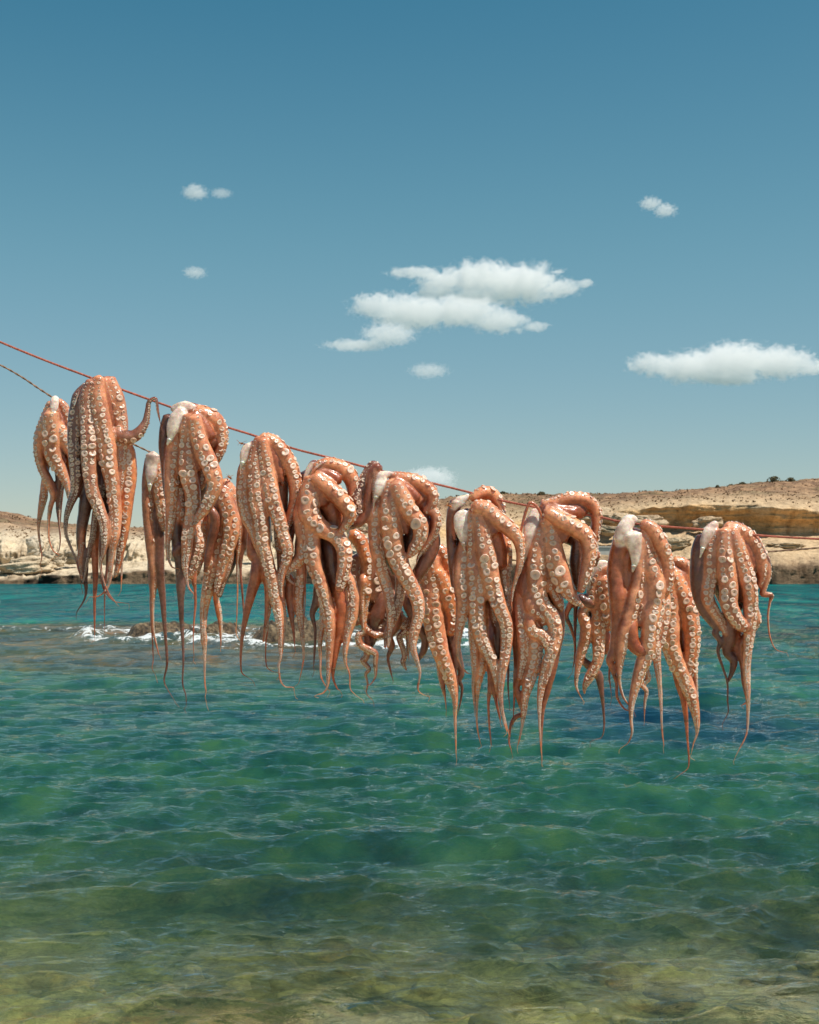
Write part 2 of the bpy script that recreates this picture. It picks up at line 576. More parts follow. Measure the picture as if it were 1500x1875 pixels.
octo(YF, 'big white-capped octopus with crossing arms, second from left on the red rope', [
    ('B', '220 235 35, 195 330 35, 192 450 36, 205 560 36, 215 680 34, 225 800 30', 0.5, 0.5, None, 0.9),
    ('B', '310 300 32, 268 400 52, 252 520 50, 242 640 48, 238 760 40, 236 880 33, 226 1000 26, 216 1100 19, 216 1190 13, 240 1262 8, 272 1278 4', -1.2, -1.5, 38, 0.1),
    ('B', '360 230 35, 350 340 46, 345 460 48, 345 560 54, 362 660 56, 385 760 50, 385 860 44, 370 960 40, 350 1060 37, 345 1160 32, 335 1260 24, 345 1350 14, 360 1410 9, 392 1452 4', -3.6, -3.2, -3, 0.1),
    ('B', '400 240 42, 425 370 50, 470 490 54, 515 600 54, 540 700 48, 510 790 42, 468 870 36, 430 920 26, 395 985 14', -5, -5, 5, 0),
    ('B', '380 205 48, 460 215 55, 540 262 55, 580 335 46, 582 430 40, 556 510 32, 528 585 20', -1, 0, 42, -0.2),
    ('B', '420 300 60, 480 370 66, 530 430 50', -0.5, 0.5, None, -0.3),
    ('B', '290 740 36, 300 860 40, 292 950 30', -0.5, 0.3, 10, -0.5),
    ('B', '270 960 36, 285 1120 38, 303 1260 34, 305 1400 30, 305 1500 22, 310 1640 17, 318 1780 14, 322 1920 10, 317 2066 7, 339 2150 5, 341 2224 2', 0.5, 0.5, None, 1),
    ('B', '345 1090 26, 300 1130 34, 272 1170 30, 280 1220 16', -1, -0.6, None, 0.4),
    ('B', '400 1000 38, 425 1110 38, 395 1240 32, 362 1335 22', 1, 1, 20, 0.1),
    ('B', '395 1330 20, 402 1420 13, 405 1520 12, 395 1650 8, 390 1760 5, 395 1890 2', 2, 2, None, 0),
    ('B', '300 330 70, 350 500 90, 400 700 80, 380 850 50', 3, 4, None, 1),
    ('B', '440 560 30, 455 660 36, 430 730 26', 0, 0, -30, 0.6),
    ('B', '350 200 60, 430 230 66, 500 290 50', 0.5, 0.5, None, -0.2),
], flaps=[('B', '245 190 22, 280 172 26, 330 165 36, 380 178 32, 430 185 20', -1.8, -2.2), ('B', '320 205 44, 275 250 48, 248 320 38, 232 380 22, 212 430 9', -3.3, -3.8)],
    big=[('B', 497, 512, 30), ('B', 325, 605, 29), ('B', 462, 562, 26)])

octo(YR - 0.02, 'octopus with huge pale suckers low on the rear rope, a wasp on its top', [
    ('B', '600 680 36, 650 760 44, 690 880 42, 702 990 32, 704 1100 20, 692 1250 12, 695 1400 8, 690 1600 5, 685 1720 4, 712 1775 2', 1, 1, 50, -0.2),
    ('B', '585 740 40, 620 840 50, 648 940 54, 650 1040 50, 622 1150 43, 592 1250 35, 568 1350 26, 545 1450 18', -2, -2.4, 5, -0.2),
    ('B', '530 830 36, 550 960 50, 545 1080 58, 530 1200 53, 510 1320 44, 485 1440 35, 465 1560 27, 460 1700 20, 464 1770 23, 469 1880 13, 469 2044 8, 478 2120 5, 472 2160 3, 480 2194 2', 0, -0.5, 8, 0.1),
    ('B', '515 880 28, 545 950 32, 520 1070 30, 492 1190 24, 470 1300 16', -3.2, -2.5, None, 0.6),
    ('B', '450 950 36, 450 1080 38, 430 1200 33, 400 1300 30, 370 1345 18', 0, 0, 15, 0),
    ('B', '645 1180 24, 620 1280 28, 590 1380 23, 568 1470 18', -0.5, -0.5, 5, 0.8),
    ('B', '545 1440 20, 562 1560 22, 576 1650 17, 580 1785 5', 1.5, 1.5, 70, -0.7),
    ('B', '745 940 42, 755 1060 38, 722 1160 22, 714 1280 14, 725 1420 11, 735 1560 8, 738 1700 3', 1.5, 1, None, 0.6),
    ('B', '660 1100 40, 640 1250 36, 580 1380 30, 540 1500 20', 2.5, 2.5, None, 1.2),
    ('B', '560 800 60, 600 950 80, 580 1100 70', 3, 3, None, 1),
], big=[('B', 638, 965, 24)])

octo(YF, 'octopus with cream left shoulder and neat straight sucker rows, third on the red rope', [
    ('B', '795 430 28, 750 600 48, 735 720 46, 735 820 42, 755 920 38, 792 1000 33, 830 1100 30, 870 1200 28, 900 1300 27, 930 1400 27, 960 1520 22, 985 1640 15', -1, -1.5, 12, 0.1),
    ('B', '840 385 28, 815 520 46, 815 640 50, 820 760 52, 840 880 50, 860 1000 46, 872 1120 43, 902 1240 40, 930 1360 39, 952 1480 36, 978 1600 30, 988 1700 22, 988 1800 17, 990 1880 14, 978 1950 10, 988 2045 7, 1022 2090 5, 1075 2095 4, 1084 2125 2', -2.8, -2.8, -8, 0.2),
    ('B', '865 395 32, 880 520 48, 902 640 52, 925 760 52, 952 860 48, 985 960 43, 1012 1060 40, 1038 1140 38, 1030 1220 32, 1002 1300 26, 990 1400 19, 1000 1480 12', -3.2, -3, 0, 0.1),
    ('B', '860 372 30, 930 400 46, 1000 470 50, 1052 560 50, 1085 660 46, 1095 760 42, 1078 860 36, 1052 940 30, 1030 1010 20', -1.5, 0, 42, -0.1),
    ('B', '900 440 56, 955 560 66, 980 700 60, 990 850 46, 1000 980 36', 1.5, 2.5, None, 0.6),
    ('B', '790 1180 30, 840 1180 44, 825 1320 42, 792 1440 32, 762 1560 24, 737 1680 18, 723 1780 15, 716 1901 10, 723 1991 6, 762 2024 2', 1, 1, None, 0),
    ('B', '895 1290 32, 910 1420 30, 905 1540 24, 890 1660 17, 872 1780 11', 1, 1, 80, -0.3),
    ('B', '900 1640 12, 888 1800 7, 893 1945 5, 935 1985 3, 960 1990 1.5', 2, 2, None, 0),
    ('B', '1000 1500 24, 1012 1640 20, 1006 1800 11, 990 1900 4', 0, 0, 60, 0),
    ('B', '800 500 60, 800 700 80, 840 900 70, 880 1100 50', 3, 3.5, None, 1),
    ('B', '830 560 40, 840 700 44, 850 860 40', -1.5, -1.5, None, 0.3),
    ('B', '980 940 36, 985 1060 38, 990 1160 30', -0.5, 0, -20, -0.3),
], flaps=[('B', '805 425 22, 765 455 34, 740 510 30, 722 570 15, 712 615 5', -1.8, -3)], big=[('B', 887, 787, 22)])

octo(YF, 'octopus with a thick arm bending right and one oversized sucker, cream fold at its left', [
    ('C', '290 290 36, 370 262 46, 460 285 54, 530 345 54, 556 430 46, 540 530 34, 510 620 22', -1, 0.5, 62, -0.3),
    ('C', '290 350 46, 380 420 54, 450 485 56, 510 560 54, 528 625 40, 492 690 28, 455 730 18', -3.5, -4.5, 48, -0.3),
    ('C', '275 360 54, 250 490 66, 250 600 66, 305 680 62, 370 722 52, 440 765 50, 488 850 48, 490 950 44, 472 1050 37, 455 1130 28', -2.4, -3.6, 10, 0),
    ('C', '215 470 42, 192 600 50, 200 700 48, 212 800 44, 188 900 40, 130 962 34, 92 1002 24, 110 1060 16, 150 1090 10', -1, -1.5, 32, 0),
    ('C', '255 680 54, 270 850 54, 282 960 48, 320 1060 44, 358 1180 42, 385 1300 38, 392 1440 32, 388 1560 25, 382 1680 18, 375 1780 11, 348 1830 7, 305 1845 3', -2.6, -3.2, -35, 0.1),
    ('C', '440 1050 36, 455 1140 48, 470 1260 52, 458 1380 47, 432 1500 33, 420 1600 23, 412 1720 13, 440 1800 6, 458 1815 2', 0, 0, None, -0.6),
    ('C', '490 1000 36, 530 1080 38, 548 1180 40, 545 1300 34, 512 1440 25, 495 1560 18, 502 1640 12, 525 1700 7, 530 1800 5, 560 1840 3, 592 1865 2', -1, -1, -25, 0),
    ('C', '330 1000 36, 315 1130 36, 300 1210 30, 270 1290 20, 290 1400 14, 285 1550 11, 280 1650 3', 1.5, 1.5, None, 0.9),
    ('C', '350 1180 34, 350 1330 27, 325 1450 19, 325 1600 12, 330 1720 8, 375 1805 3', 0, 0, -30, 0.1),
    ('C', '90 1000 24, 115 1050 26, 108 1140 28, 120 1260 22, 140 1400 14, 150 1515 4', 0.5, 0.5, None, 0.2),
    ('C', '195 1030 34, 180 1200 30, 190 1340 23, 206 1480 16, 210 1600 9, 185 1730 3', 0.5, 0, 0, 0.2),
    ('C', '215 980 14, 222 1150 6, 212 1350 3', -1, -1, None, 0),
    ('C', '240 330 60, 240 520 80, 300 760 80, 340 950 60', 3, 3.5, None, 1),
    ('C', '300 430 70, 380 520 60, 420 620 56, 420 720 40', -0.5, 0, None, 0),
    ('C', '205 640 30, 190 800 36, 170 930 26', 1, 1, None, -0.6),
    ('C', '400 880 50, 420 1020 50, 440 1150 40', 0.5, 0.5, None, 0.8),
], flaps=[('C', '315 235 14, 280 262 28, 252 310 28, 232 370 22, 222 410 8', 0.8, 0.4), ('C', '345 250 14, 285 300 15, 240 380 14, 215 440 16, 190 530 14, 165 600 9, 150 660 4', -2.6, -2.4)],
    big=[('C', 333, 714, 33), ('C', 527, 552, 31), ('C', 410, 688, 27)])

octo(YR - 0.02, 'bright orange half hidden octopus on the rear rope, its dark arms coiled at the bottom', [
    ('C', '545 735 40, 600 790 50, 640 890 46, 652 1000 40, 646 1120 32, 632 1240 24, 622 1350 22, 662 1410 24, 720 1440 20, 762 1420 12', 0, 0, 42, -0.9),
    ('C', '700 900 50, 690 1050 62, 712 1150 58, 745 1220 36', 0.8, 0.8, -5, 0.4),
    ('C', '575 900 40, 575 1080 48, 585 1250 40, 570 1360 28', 1, 1, 0, 0.6),
    ('C', '745 1180 40, 712 1310 52, 685 1380 26', 0.5, 0.5, None, 0.7),
    ('D', '1000 950 20, 962 990 25, 980 1055 24, 1040 1090 26, 1080 1115 21, 1078 1180 18, 1080 1262 11, 1055 1312 5, 1030 1330 2', -0.5, -0.5, -40, 0.5),
    ('D', '1020 1110 24, 990 1160 19, 1035 1215 17, 1012 1255 14, 1025 1320 9, 1018 1385 5, 1058 1433 2', 0.5, 0.5, -40, 0.5),
    ('D', '1070 960 30, 1060 1030 22, 1050 1070 12', 1, 1, None, 0.9),
    ('D', '1215 880 42, 1165 990 32, 1190 1060 23, 1165 1140 15, 1180 1220 10, 1196 1285 3', 0, 0, None, 0.6),
    ('D', '1160 980 28, 1222 905 30, 1290 950 24, 1245 1000 22, 1268 1080 20, 1280 1130 20, 1268 1170 19, 1290 1225 8', 0.8, 0.8, 20, 0.6),
    ('D', '1240 840 28, 1300 930 22, 1302 1080 16, 1305 1125 5', 1.5, 1.5, 40, 0.3),
    ('D', '1320 800 40, 1372 920 30, 1420 1010 28, 1408 1095 24, 1370 1165 16, 1385 1250 10, 1368 1340 7, 1385 1380 4, 1418 1398 2', 1.5, 1.5, None, 0.8),
    ('C', '640 800 60, 680 1000 90, 700 1200 60', 3, 3, None, 1),
    ('D', '1000 620 30, 985 760 20, 990 900 14, 1000 980 10', -1.2, -1.2, 60, -0.3),
    ('D', '1130 830 40, 1080 930 44, 1130 960 30', 2, 1.5, 80, 1.2),
], big=[('C', 700, 1180, 30), ('C', 678, 1138, 26)])

octo(YF, 'octopus beside a brown arm knotted over the rope, one dinner-plate sucker in the middle', [
    ('C', '780 420 32, 725 560 48, 705 680 48, 705 800 42, 730 920 40, 762 1040 37, 795 1160 33, 808 1280 27, 800 1400 20, 790 1520 12', -1.2, -1, 18, 0.1),
    ('C', '815 380 32, 800 500 54, 802 640 62, 820 760 62, 842 880 60, 890 990 53, 950 1100 47, 992 1200 42, 1000 1300 37, 970 1420 31, 962 1520 23, 990 1620 17, 1010 1700 11, 996 1800 7, 1012 1832 4, 1042 1848 2', -3, -2.6, -3, 0.1),
    ('C', '845 395 42, 890 500 52, 950 600 54, 1008 680 52, 1008 770 44, 962 850 36, 930 900 18', -4, -3.4, 12, 0),
    ('C', '820 340 30, 920 362 44, 1010 395 50, 1088 455 44, 1092 535 36, 1042 592 25', -1.2, 0, 62, -0.2),
    ('C', '880 400 60, 950 460 66, 1020 520 52', -0.4, 0.4, None, 0),
    ('C', '1060 560 36, 1112 600 36, 1122 660 33, 1108 730 30, 1060 810 24, 1002 890 15, 985 945 5', 0.5, 0, 55, 0.1),
    ('C', '1100 780 44, 1062 900 48, 1005 1000 42, 960 1080 30', 1.5, 2, None, 0.5),
    ('C', '880 1080 36, 842 1280 28, 785 1420 22, 770 1520 10', 2, 1.5, 20, 0.4),
    ('C', '740 300 24, 690 270 32, 645 325 32, 602 420 34, 572 500 40, 600 560 38, 560 640 30, 515 695 18', 0.5, -0.5, -25, 1),
    ('C', '735 285 24, 715 290 30, 672 330 24, 664 420 24, 652 530 28, 648 600 30, 590 668 27, 515 692 10', -2, -1.2, 150, 0.4),
    ('C', '700 300 18, 702 380 22, 695 470 16, 690 560 8', -2.6, -2.4, 0, 0.5),
    ('C', '760 420 60, 780 620 84, 820 820 84, 880 1000 60', 3, 3.5, None, 1),
    ('C', '930 620 40, 960 760 50, 930 880 30', 1, 1, None, 0.8),
], flaps=[('C', '850 325 10, 800 330 22, 755 345 30, 735 400 34, 715 460 24, 697 520 13, 690 560 5', -2.2, -2.9)],
    big=[('C', 793, 755, 45), ('C', 1023, 658, 38), ('C', 795, 690, 24), ('C', 858, 718, 26), ('C', 862, 775, 25)])

octo(YR - 0.04, 'glossy orange octopus with one fat tapering arm, low on the rear rope', [
    ('E', '220 530 36, 270 580 46, 312 690 46, 335 800 40, 345 900 28', -1, 0, 40, -0.8),
    ('E', '190 620 36, 165 730 46, 135 850 34, 115 950 22', -1.5, -1, -10, -0.3),
    ('E', '200 600 40, 190 760 52, 190 900 62, 200 1020 64, 222 1140 60, 252 1260 52, 300 1380 43, 330 1480 33, 350 1580 21, 350 1700 15, 355 1850 9, 358 1960 3', -3, -3, -22, 0),
    ('E', '225 700 44, 285 830 54, 328 940 52, 345 1040 42, 318 1130 26', -3.4, -2, 25, -0.6),
    ('E', '300 1080 42, 340 1220 42, 378 1320 27, 392 1400 23, 376 1445 20, 398 1500 14, 386 1600 9, 370 1665 3', 1, 1, None, 0.9),
    ('E', '345 1260 26, 352 1380 16, 370 1480 8, 366 1560 3', 0, 0, None, 0.9),
    ('E', '250 1350 28, 265 1480 20, 280 1560 10, 290 1645 2', -1, -1, -80, 0.1),
    ('E', '240 640 60, 260 820 80, 270 1000 60', 2.5, 2.5, None, 1),
    ('E', '270 1030 40, 300 1090 34, 330 1060 20', -1, -1, None, 0.2),
], flaps=[('E', '170 640 8, 150 690 12, 148 740 7', -2.4, -2.4)], big=[('E', 210, 992, 24), ('E', 315, 912, 24)])

octo(YF, 'octopus with a white tongue-shaped flap on its dark left side, rounded hump above the rope', [
    ('E', '360 220 40, 325 330 32, 322 450 30, 330 570 30, 348 700 34, 360 800 34', 0.5, 0.5, None, 0.7),
    ('E', '445 410 36, 405 600 50, 392 720 52, 400 850 48, 402 950 40, 385 1060 31, 372 1160 23, 370 1260 17, 392 1345 12, 430 1392 6, 455 1402 2', -1, -1, 45, 0.1),
    ('E', '480 270 32, 470 400 42, 480 560 48, 490 700 53, 500 850 52, 502 1000 50, 522 1120 46, 570 1240 42, 620 1350 33, 642 1480 23, 662 1600 16, 692 1720 10, 718 1810 4', -2.6, -2, -2, 0.1),
    ('E', '515 310 42, 540 440 54, 562 580 62, 590 720 58, 622 850 53, 662 960 45, 700 1060 42, 702 1180 38, 690 1300 31, 670 1420 25, 662 1550 20, 680 1700 12, 700 1780 5', -3.4, -3, 2, 0.1),
    ('E', '475 200 36, 540 158 48, 605 172 50, 650 240 42, 660 330 36', -0.5, 1.5, 72, -0.2),
    ('E', '480 250 42, 560 268 54, 640 338 54, 718 400 50, 780 470 40, 800 560 29, 788 680 22, 752 800 16, 738 900 9, 742 960 4', -3.5, -3.5, 50, -0.1),
    ('E', '470 900 30, 478 1150 32, 488 1350 25, 476 1500 15, 482 1625 4', 0, 0, -30, 0),
    ('E', '545 1150 38, 530 1350 33, 506 1480 23, 500 1600 14, 500 1720 9, 508 1800 7, 522 1868 3', 0.5, 0.5, 30, -0.5),
    ('E', '600 1300 28, 590 1500 18, 580 1600 13, 585 1750 9, 598 1880 4', 0, 0, None, 0),
    ('E', '610 1450 20, 630 1580 16, 655 1690 10, 660 1720 4', -0.5, -0.5, None, 0.2),
    ('E', '600 420 60, 640 540 60, 655 660 44', -0.5, 0.5, None, -0.5),
    ('E', '690 480 36, 700 600 40, 692 720 40, 710 850 36, 722 960 26, 742 1060 12', 1.5, 1, 15, 0.2),
    ('E', '700 1120 24, 715 1350 12, 715 1500 8, 725 1625 2', 1, 1, None, 0.9),
    ('E', '620 850 44, 650 1080 42, 648 1250 36, 650 1350 26', 1.5, 1, None, 0.9),
    ('E', '430 300 60, 450 520 90, 480 760 90, 520 1000 60', 3, 3.5, None, 1),
    ('E', '615 950 26, 645 1080 30, 660 1200 20', 0, 0, 0, 0.3),
], flaps=[('E', '440 165 12, 425 190 22, 385 215 36, 345 250 26', -0.6, -0.4), ('E', '425 290 24, 390 330 42, 392 400 42, 402 470 26, 412 530 13, 420 560 5', -2.6, -2.8)],
    big=[('E', 550, 645, 33), ('E', 550, 697, 28), ('E', 608, 655, 26)])

octo(YF, 'octopus with two arms arching to the right and a thin arm looped over the rope', [
    ('E', '940 400 36, 922 520 54, 910 640 56, 912 760 56, 922 860 54, 960 940 49, 1010 1000 47, 1040 1100 44, 1022 1220 40, 982 1340 34, 952 1450 28, 932 1580 20, 930 1700 14, 938 1880 8, 948 1990 3', -2.4, -2.4, 12, 0.1),
    ('E', '985 340 48, 1010 480 58, 1042 620 64, 1082 740 60, 1130 840 46, 1182 905 28, 1235 940 10', -2.8, -3.2, -25, 0),
    ('E', '950 245 36, 1050 222 42, 1150 196 44, 1245 205 46, 1305 265 42, 1325 350 36, 1312 450 32, 1305 560 28, 1312 660 20', -0.5, 1, 80, 0),
    ('E', '985 290 46, 1090 355 58, 1180 400 58, 1248 455 55, 1272 545 48, 1264 640 43, 1240 740 36, 1215 835 24', -4.2, -4, 52, -0.1),
    ('E', '1010 265 60, 1100 285 66, 1180 285 60, 1240 300 34', -0.4, 0.4, None, 0),
    ('E', '1195 500 44, 1185 640 44, 1190 760 30, 1200 840 12', 1.5, 1.5, None, 0.8),
    ('E', '860 640 42, 832 800 54, 848 920 60, 832 1040 54, 820 1160 47, 810 1280 40, 786 1420 29, 772 1500 23, 800 1600 21, 820 1670 18, 765 1700 18, 732 1760 14, 722 1870 9, 735 1920 4', 0, 0.5, None, 0.2),
    ('E', '880 930 52, 960 1000 46, 955 1060 26', -1.5, -1.8, 10, 0.1),
    ('E', '800 930 36, 810 1050 42, 820 1180 40, 812 1300 30, 790 1440 18', -1.2, -1, 10, 0.1),
    ('E', '870 1080 34, 950 1140 38, 1002 1220 36, 1000 1330 28, 960 1480 18', -3, -2.6, 5, 0.1),
    ('E', '905 1190 46, 890 1330 46, 860 1450 38, 832 1560 26, 822 1660 22, 812 1750 14, 795 1840 8, 782 1890 3', -0.8, -0.5, 12, 0),
    ('E', '1060 1060 40, 1040 1200 38, 1012 1350 37, 982 1500 28, 952 1640 18, 946 1760 12, 943 1870 8, 945 1980 3', 1, 0.5, None, 0.3),
    ('E', '770 930 32, 762 1120 26, 772 1300 21, 760 1450 15, 756 1600 8, 750 1710 3', 1, 1, None, 0.1),
    ('E', '1000 780 30, 1035 860 34, 1062 920 30, 1082 970 16', -0.8, -0.8, 30, -0.6),
    ('E', '800 560 12, 795 480 12, 812 380 13, 842 270 14, 868 226 14, 918 262 15, 948 340 11, 956 440 8, 960 520 5', -1.8, -2.8, None, 0.1),
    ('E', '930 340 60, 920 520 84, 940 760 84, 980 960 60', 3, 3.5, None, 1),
    ('E', '1310 560 24, 1325 600 26, 1308 655 12', 1, 1, 80, 0.3),
], flaps=[('E', '912 280 34, 888 380 58, 862 480 48, 838 560 26, 815 640 12, 802 730 6', -0.8, -1.4)],
    big=[('E', 890, 745, 35), ('E', 1092, 655, 38), ('E', 965, 752, 26), ('E', 1228, 335, 20), ('E', 1247, 288, 20)])

octo(YR - 0.02, 'small octopus with a white shoulder squeezed low between two big ones on the rear rope', [
    ('F', '320 490 34, 272 530 38, 242 610 42, 245 700 46, 272 790 42', -1, -1, 0, 0),
    ('F', '305 570 54, 322 700 54, 350 830 46, 330 890 26', -1.8, -2, -18, -0.1),
    ('F', '205 730 26, 165 790 32, 190 870 37, 182 960 34, 152 1060 29, 132 1160 19, 125 1260 12, 162 1342 3', -1.5, -1, 45, 0),
    ('F', '265 740 37, 270 880 40, 270 1000 37, 262 1100 31, 210 1200 29, 182 1260 19, 178 1308 8', -1, -1, 0, 0),
    ('F', '160 1060 20, 210 1130 26, 268 1190 27, 286 1280 19, 300 1400 12, 305 1520 8, 290 1590 4, 248 1606 2', 0, 0, None, 0.9),
    ('F', '310 900 26, 326 980 30, 310 1050 18', 1, 1, None, 0),
    ('F', '95 720 22, 60 800 17, 90 880 15, 115 970 12, 115 1080 9, 104 1135 3', 1, 1, None, 0.2),
    ('F', '125 720 18, 118 900 12, 116 1065 7', 1.5, 1.5, None, 0.3),
    ('F', '300 540 70, 300 700 80, 290 860 50', 2.5, 2.5, None, 1),
    ('F', '150 690 26, 200 720 28, 230 740 20', -2, -2, None, 1),
], flaps=[('F', '330 465 18, 280 475 32, 235 510 24, 218 560 16, 205 640 10', -1.6, -2.4)])

octo(YF, 'octopus with a smooth white and tan mantle on its left half and knotted arm tips', [
    ('F', '430 300 58, 395 420 52, 384 540 52, 398 680 56, 400 800 46, 390 920 38, 370 1030 30, 342 1090 24, 360 1150 19, 385 1240 14, 390 1330 12, 432 1402 8, 468 1420 4', -0.5, -0.5, None, -0.1),
    ('F', '552 300 26, 538 450 36, 530 560 44, 502 680 47, 472 800 47, 432 920 44, 412 1030 36, 406 1130 23, 405 1230 14, 430 1330 10, 482 1402 5', -2.2, -2.2, 68, 0),
    ('F', '568 250 28, 582 380 46, 610 500 60, 640 620 62, 622 780 58, 602 900 52, 592 1020 50, 552 1120 43, 510 1260 29, 482 1380 20, 480 1480 14, 486 1560 10, 462 1625 5, 428 1652 2', -1.6, -2, 38, 0),
    ('F', '555 205 32, 612 240 47, 668 330 50, 708 440 43, 718 560 37, 700 655 30', -2.6, -1, 58, -0.1),
    ('F', '565 620 40, 562 760 38, 532 862 20', -1.5, -1.5, -70, 0),
    ('F', '480 900 38, 505 1000 40, 562 1045 32, 570 1080 18', -1, -2.4, None, -0.3),
    ('F', '640 980 32, 650 1120 23, 665 1250 16, 675 1400 12, 680 1540 8, 692 1645 3', 0, 0, 0, 0.1),
    ('F', '575 1120 22, 592 1210 19, 552 1250 18, 580 1290 16, 570 1360 12, 566 1455 4', 0.5, 0.5, 40, -0.1),
    ('F', '690 620 36, 688 780 44, 672 900 42, 650 1010 32', 0.5, 0.5, 0, 0),
    ('F', '470 260 70, 500 480 84, 540 700 80, 560 880 50', 3, 3, None, 0.8),
    ('F', '440 420 60, 440 600 60, 430 760 54, 410 900 36', 0.3, 0.3, None, -0.2),
    ('F', '340 1160 10, 345 1250 6, 352 1310 2', 1, 1, None, 0.6),
], flaps=[('F', '515 180 22, 470 190 42, 430 250 46, 405 320 38', -1.2, -3), ('F', '490 280 50, 505 360 40, 505 440 26, 490 520 9', -3.2, -3.2)],
    big=[('F', 628, 625, 33), ('F', 574, 660, 30), ('F', 605, 545, 26), ('F', 595, 497, 24)])

octo(YR - 0.02, 'translucent orange octopus on the rear rope just left of the compact one', [
    ('F', '755 445 28, 822 475 44, 868 560 46, 892 690 40, 905 800 30', 0, 0.5, 52, -0.5),
    ('F', '760 540 42, 800 650 53, 848 760 55, 870 880 53, 872 1000 48, 862 1120 39, 848 1210 25', -1.6, -1.6, 32, -0.5),
    ('F', '725 540 38, 732 700 53, 732 850 55, 735 980 53, 762 1080 50, 812 1180 44, 860 1300 39, 890 1400 29, 906 1500 20, 905 1570 12, 885 1630 6, 870 1695 2', -2.2, -2.2, -25, -0.1),
    ('F', '780 1180 28, 818 1340 21, 835 1460 16, 845 1600 10, 855 1740 7, 845 1795 4, 800 1830 2', 0.5, 0.5, None, -0.3),
    ('F', '880 1080 28, 895 1220 19, 905 1350 14, 912 1490 6', 0.5, 0.5, 60, -0.2),
    ('F', '812 780 42, 820 950 42, 815 1060 28', 1, 1, None, -0.4),
    ('F', '790 560 60, 810 740 76, 820 900 54', 2.5, 2.5, None, 0.8),
], big=[('F', 835, 735, 22)])

octo(YF + 0.02, 'compact octopus with bunched arms, rightmost of all, one thin arm trailing to the right', [
    ('G', '700 500 40, 672 600 46, 665 750 48, 672 880 42, 702 990 33, 760 1080 26, 798 1130 20, 785 1160 22, 820 1220 19, 806 1290 15, 840 1400 12, 870 1500 10, 872 1620 8, 876 1700 5, 850 1755 3', 0.5, 0, None, 0.9),
    ('G', '812 460 30, 772 580 47, 762 700 47, 742 820 44, 735 920 40, 782 1010 34, 830 1090 29, 862 1165 20', -1.2, -1, -5, 0.1),
    ('G', '850 450 35, 850 600 50, 862 740 54, 880 860 57, 882 960 54, 922 1050 47, 970 1108 42, 1010 1130 26', -3, -3.2, -5, 0.1),
    ('G', '900 450 37, 932 560 52, 972 680 53, 1010 800 52, 1028 920 48, 1028 1040 42, 1022 1150 37, 1010 1260 30, 1002 1400 26, 1010 1560 20, 1012 1700 14, 1002 1850 8, 950 1960 4, 918 2025 1.5', -2.4, -2, 14, 0.1),
    ('G', '862 425 32, 950 450 47, 1040 530 53, 1092 640 50, 1110 760 38, 1092 840 20', -0.8, 0, 50, -0.1),
    ('G', '1130 640 26, 1148 740 28, 1125 840 22, 1112 890 20, 1172 900 20, 1162 950 12, 1150 1040 10, 1160 1170 8, 1198 1265 5, 1262 1292 2', 0.5, 0, 90, 0.3),
    ('G', '880 1060 44, 880 1200 40, 868 1290 28, 912 1350 26, 900 1430 19, 870 1500 9', 0.5, 0.5, None, 0.8),
    ('G', '1060 1000 28, 1075 1070 28, 1040 1140 26, 975 1220 25, 965 1300 24, 980 1400 22, 985 1500 18, 1005 1620 12, 980 1650 5', 1, 0.8, 80, 0.2),
    ('G', '930 1180 34, 938 1280 30, 965 1340 18', 1.5, 1.5, None, -0.4),
    ('G', '800 480 70, 820 650 96, 880 850 96, 920 1000 60', 3, 3.5, None, 1),
    ('G', '920 700 30, 945 820 34, 965 940 26', -0.2, -0.2, None, 0.8),
    ('G', '1020 520 40, 1060 640 44, 1070 740 34', 0.8, 0.8, None, 0),
], flaps=[('G', '800 405 22, 780 420 28, 740 465 38, 715 520 30, 700 580 17, 682 640 6', -1.2, -2.2)],
    big=[('G', 855, 812, 24)])
# ------------------------------------------------------------------ headland, shore
def interp_cols(xs, keys):
    k = sorted(keys)
    return np.interp(xs, [a for a, b in k], [b for a, b in k])


def z_of(py, D):
    return EYE + (HZ - py) / FPX * D


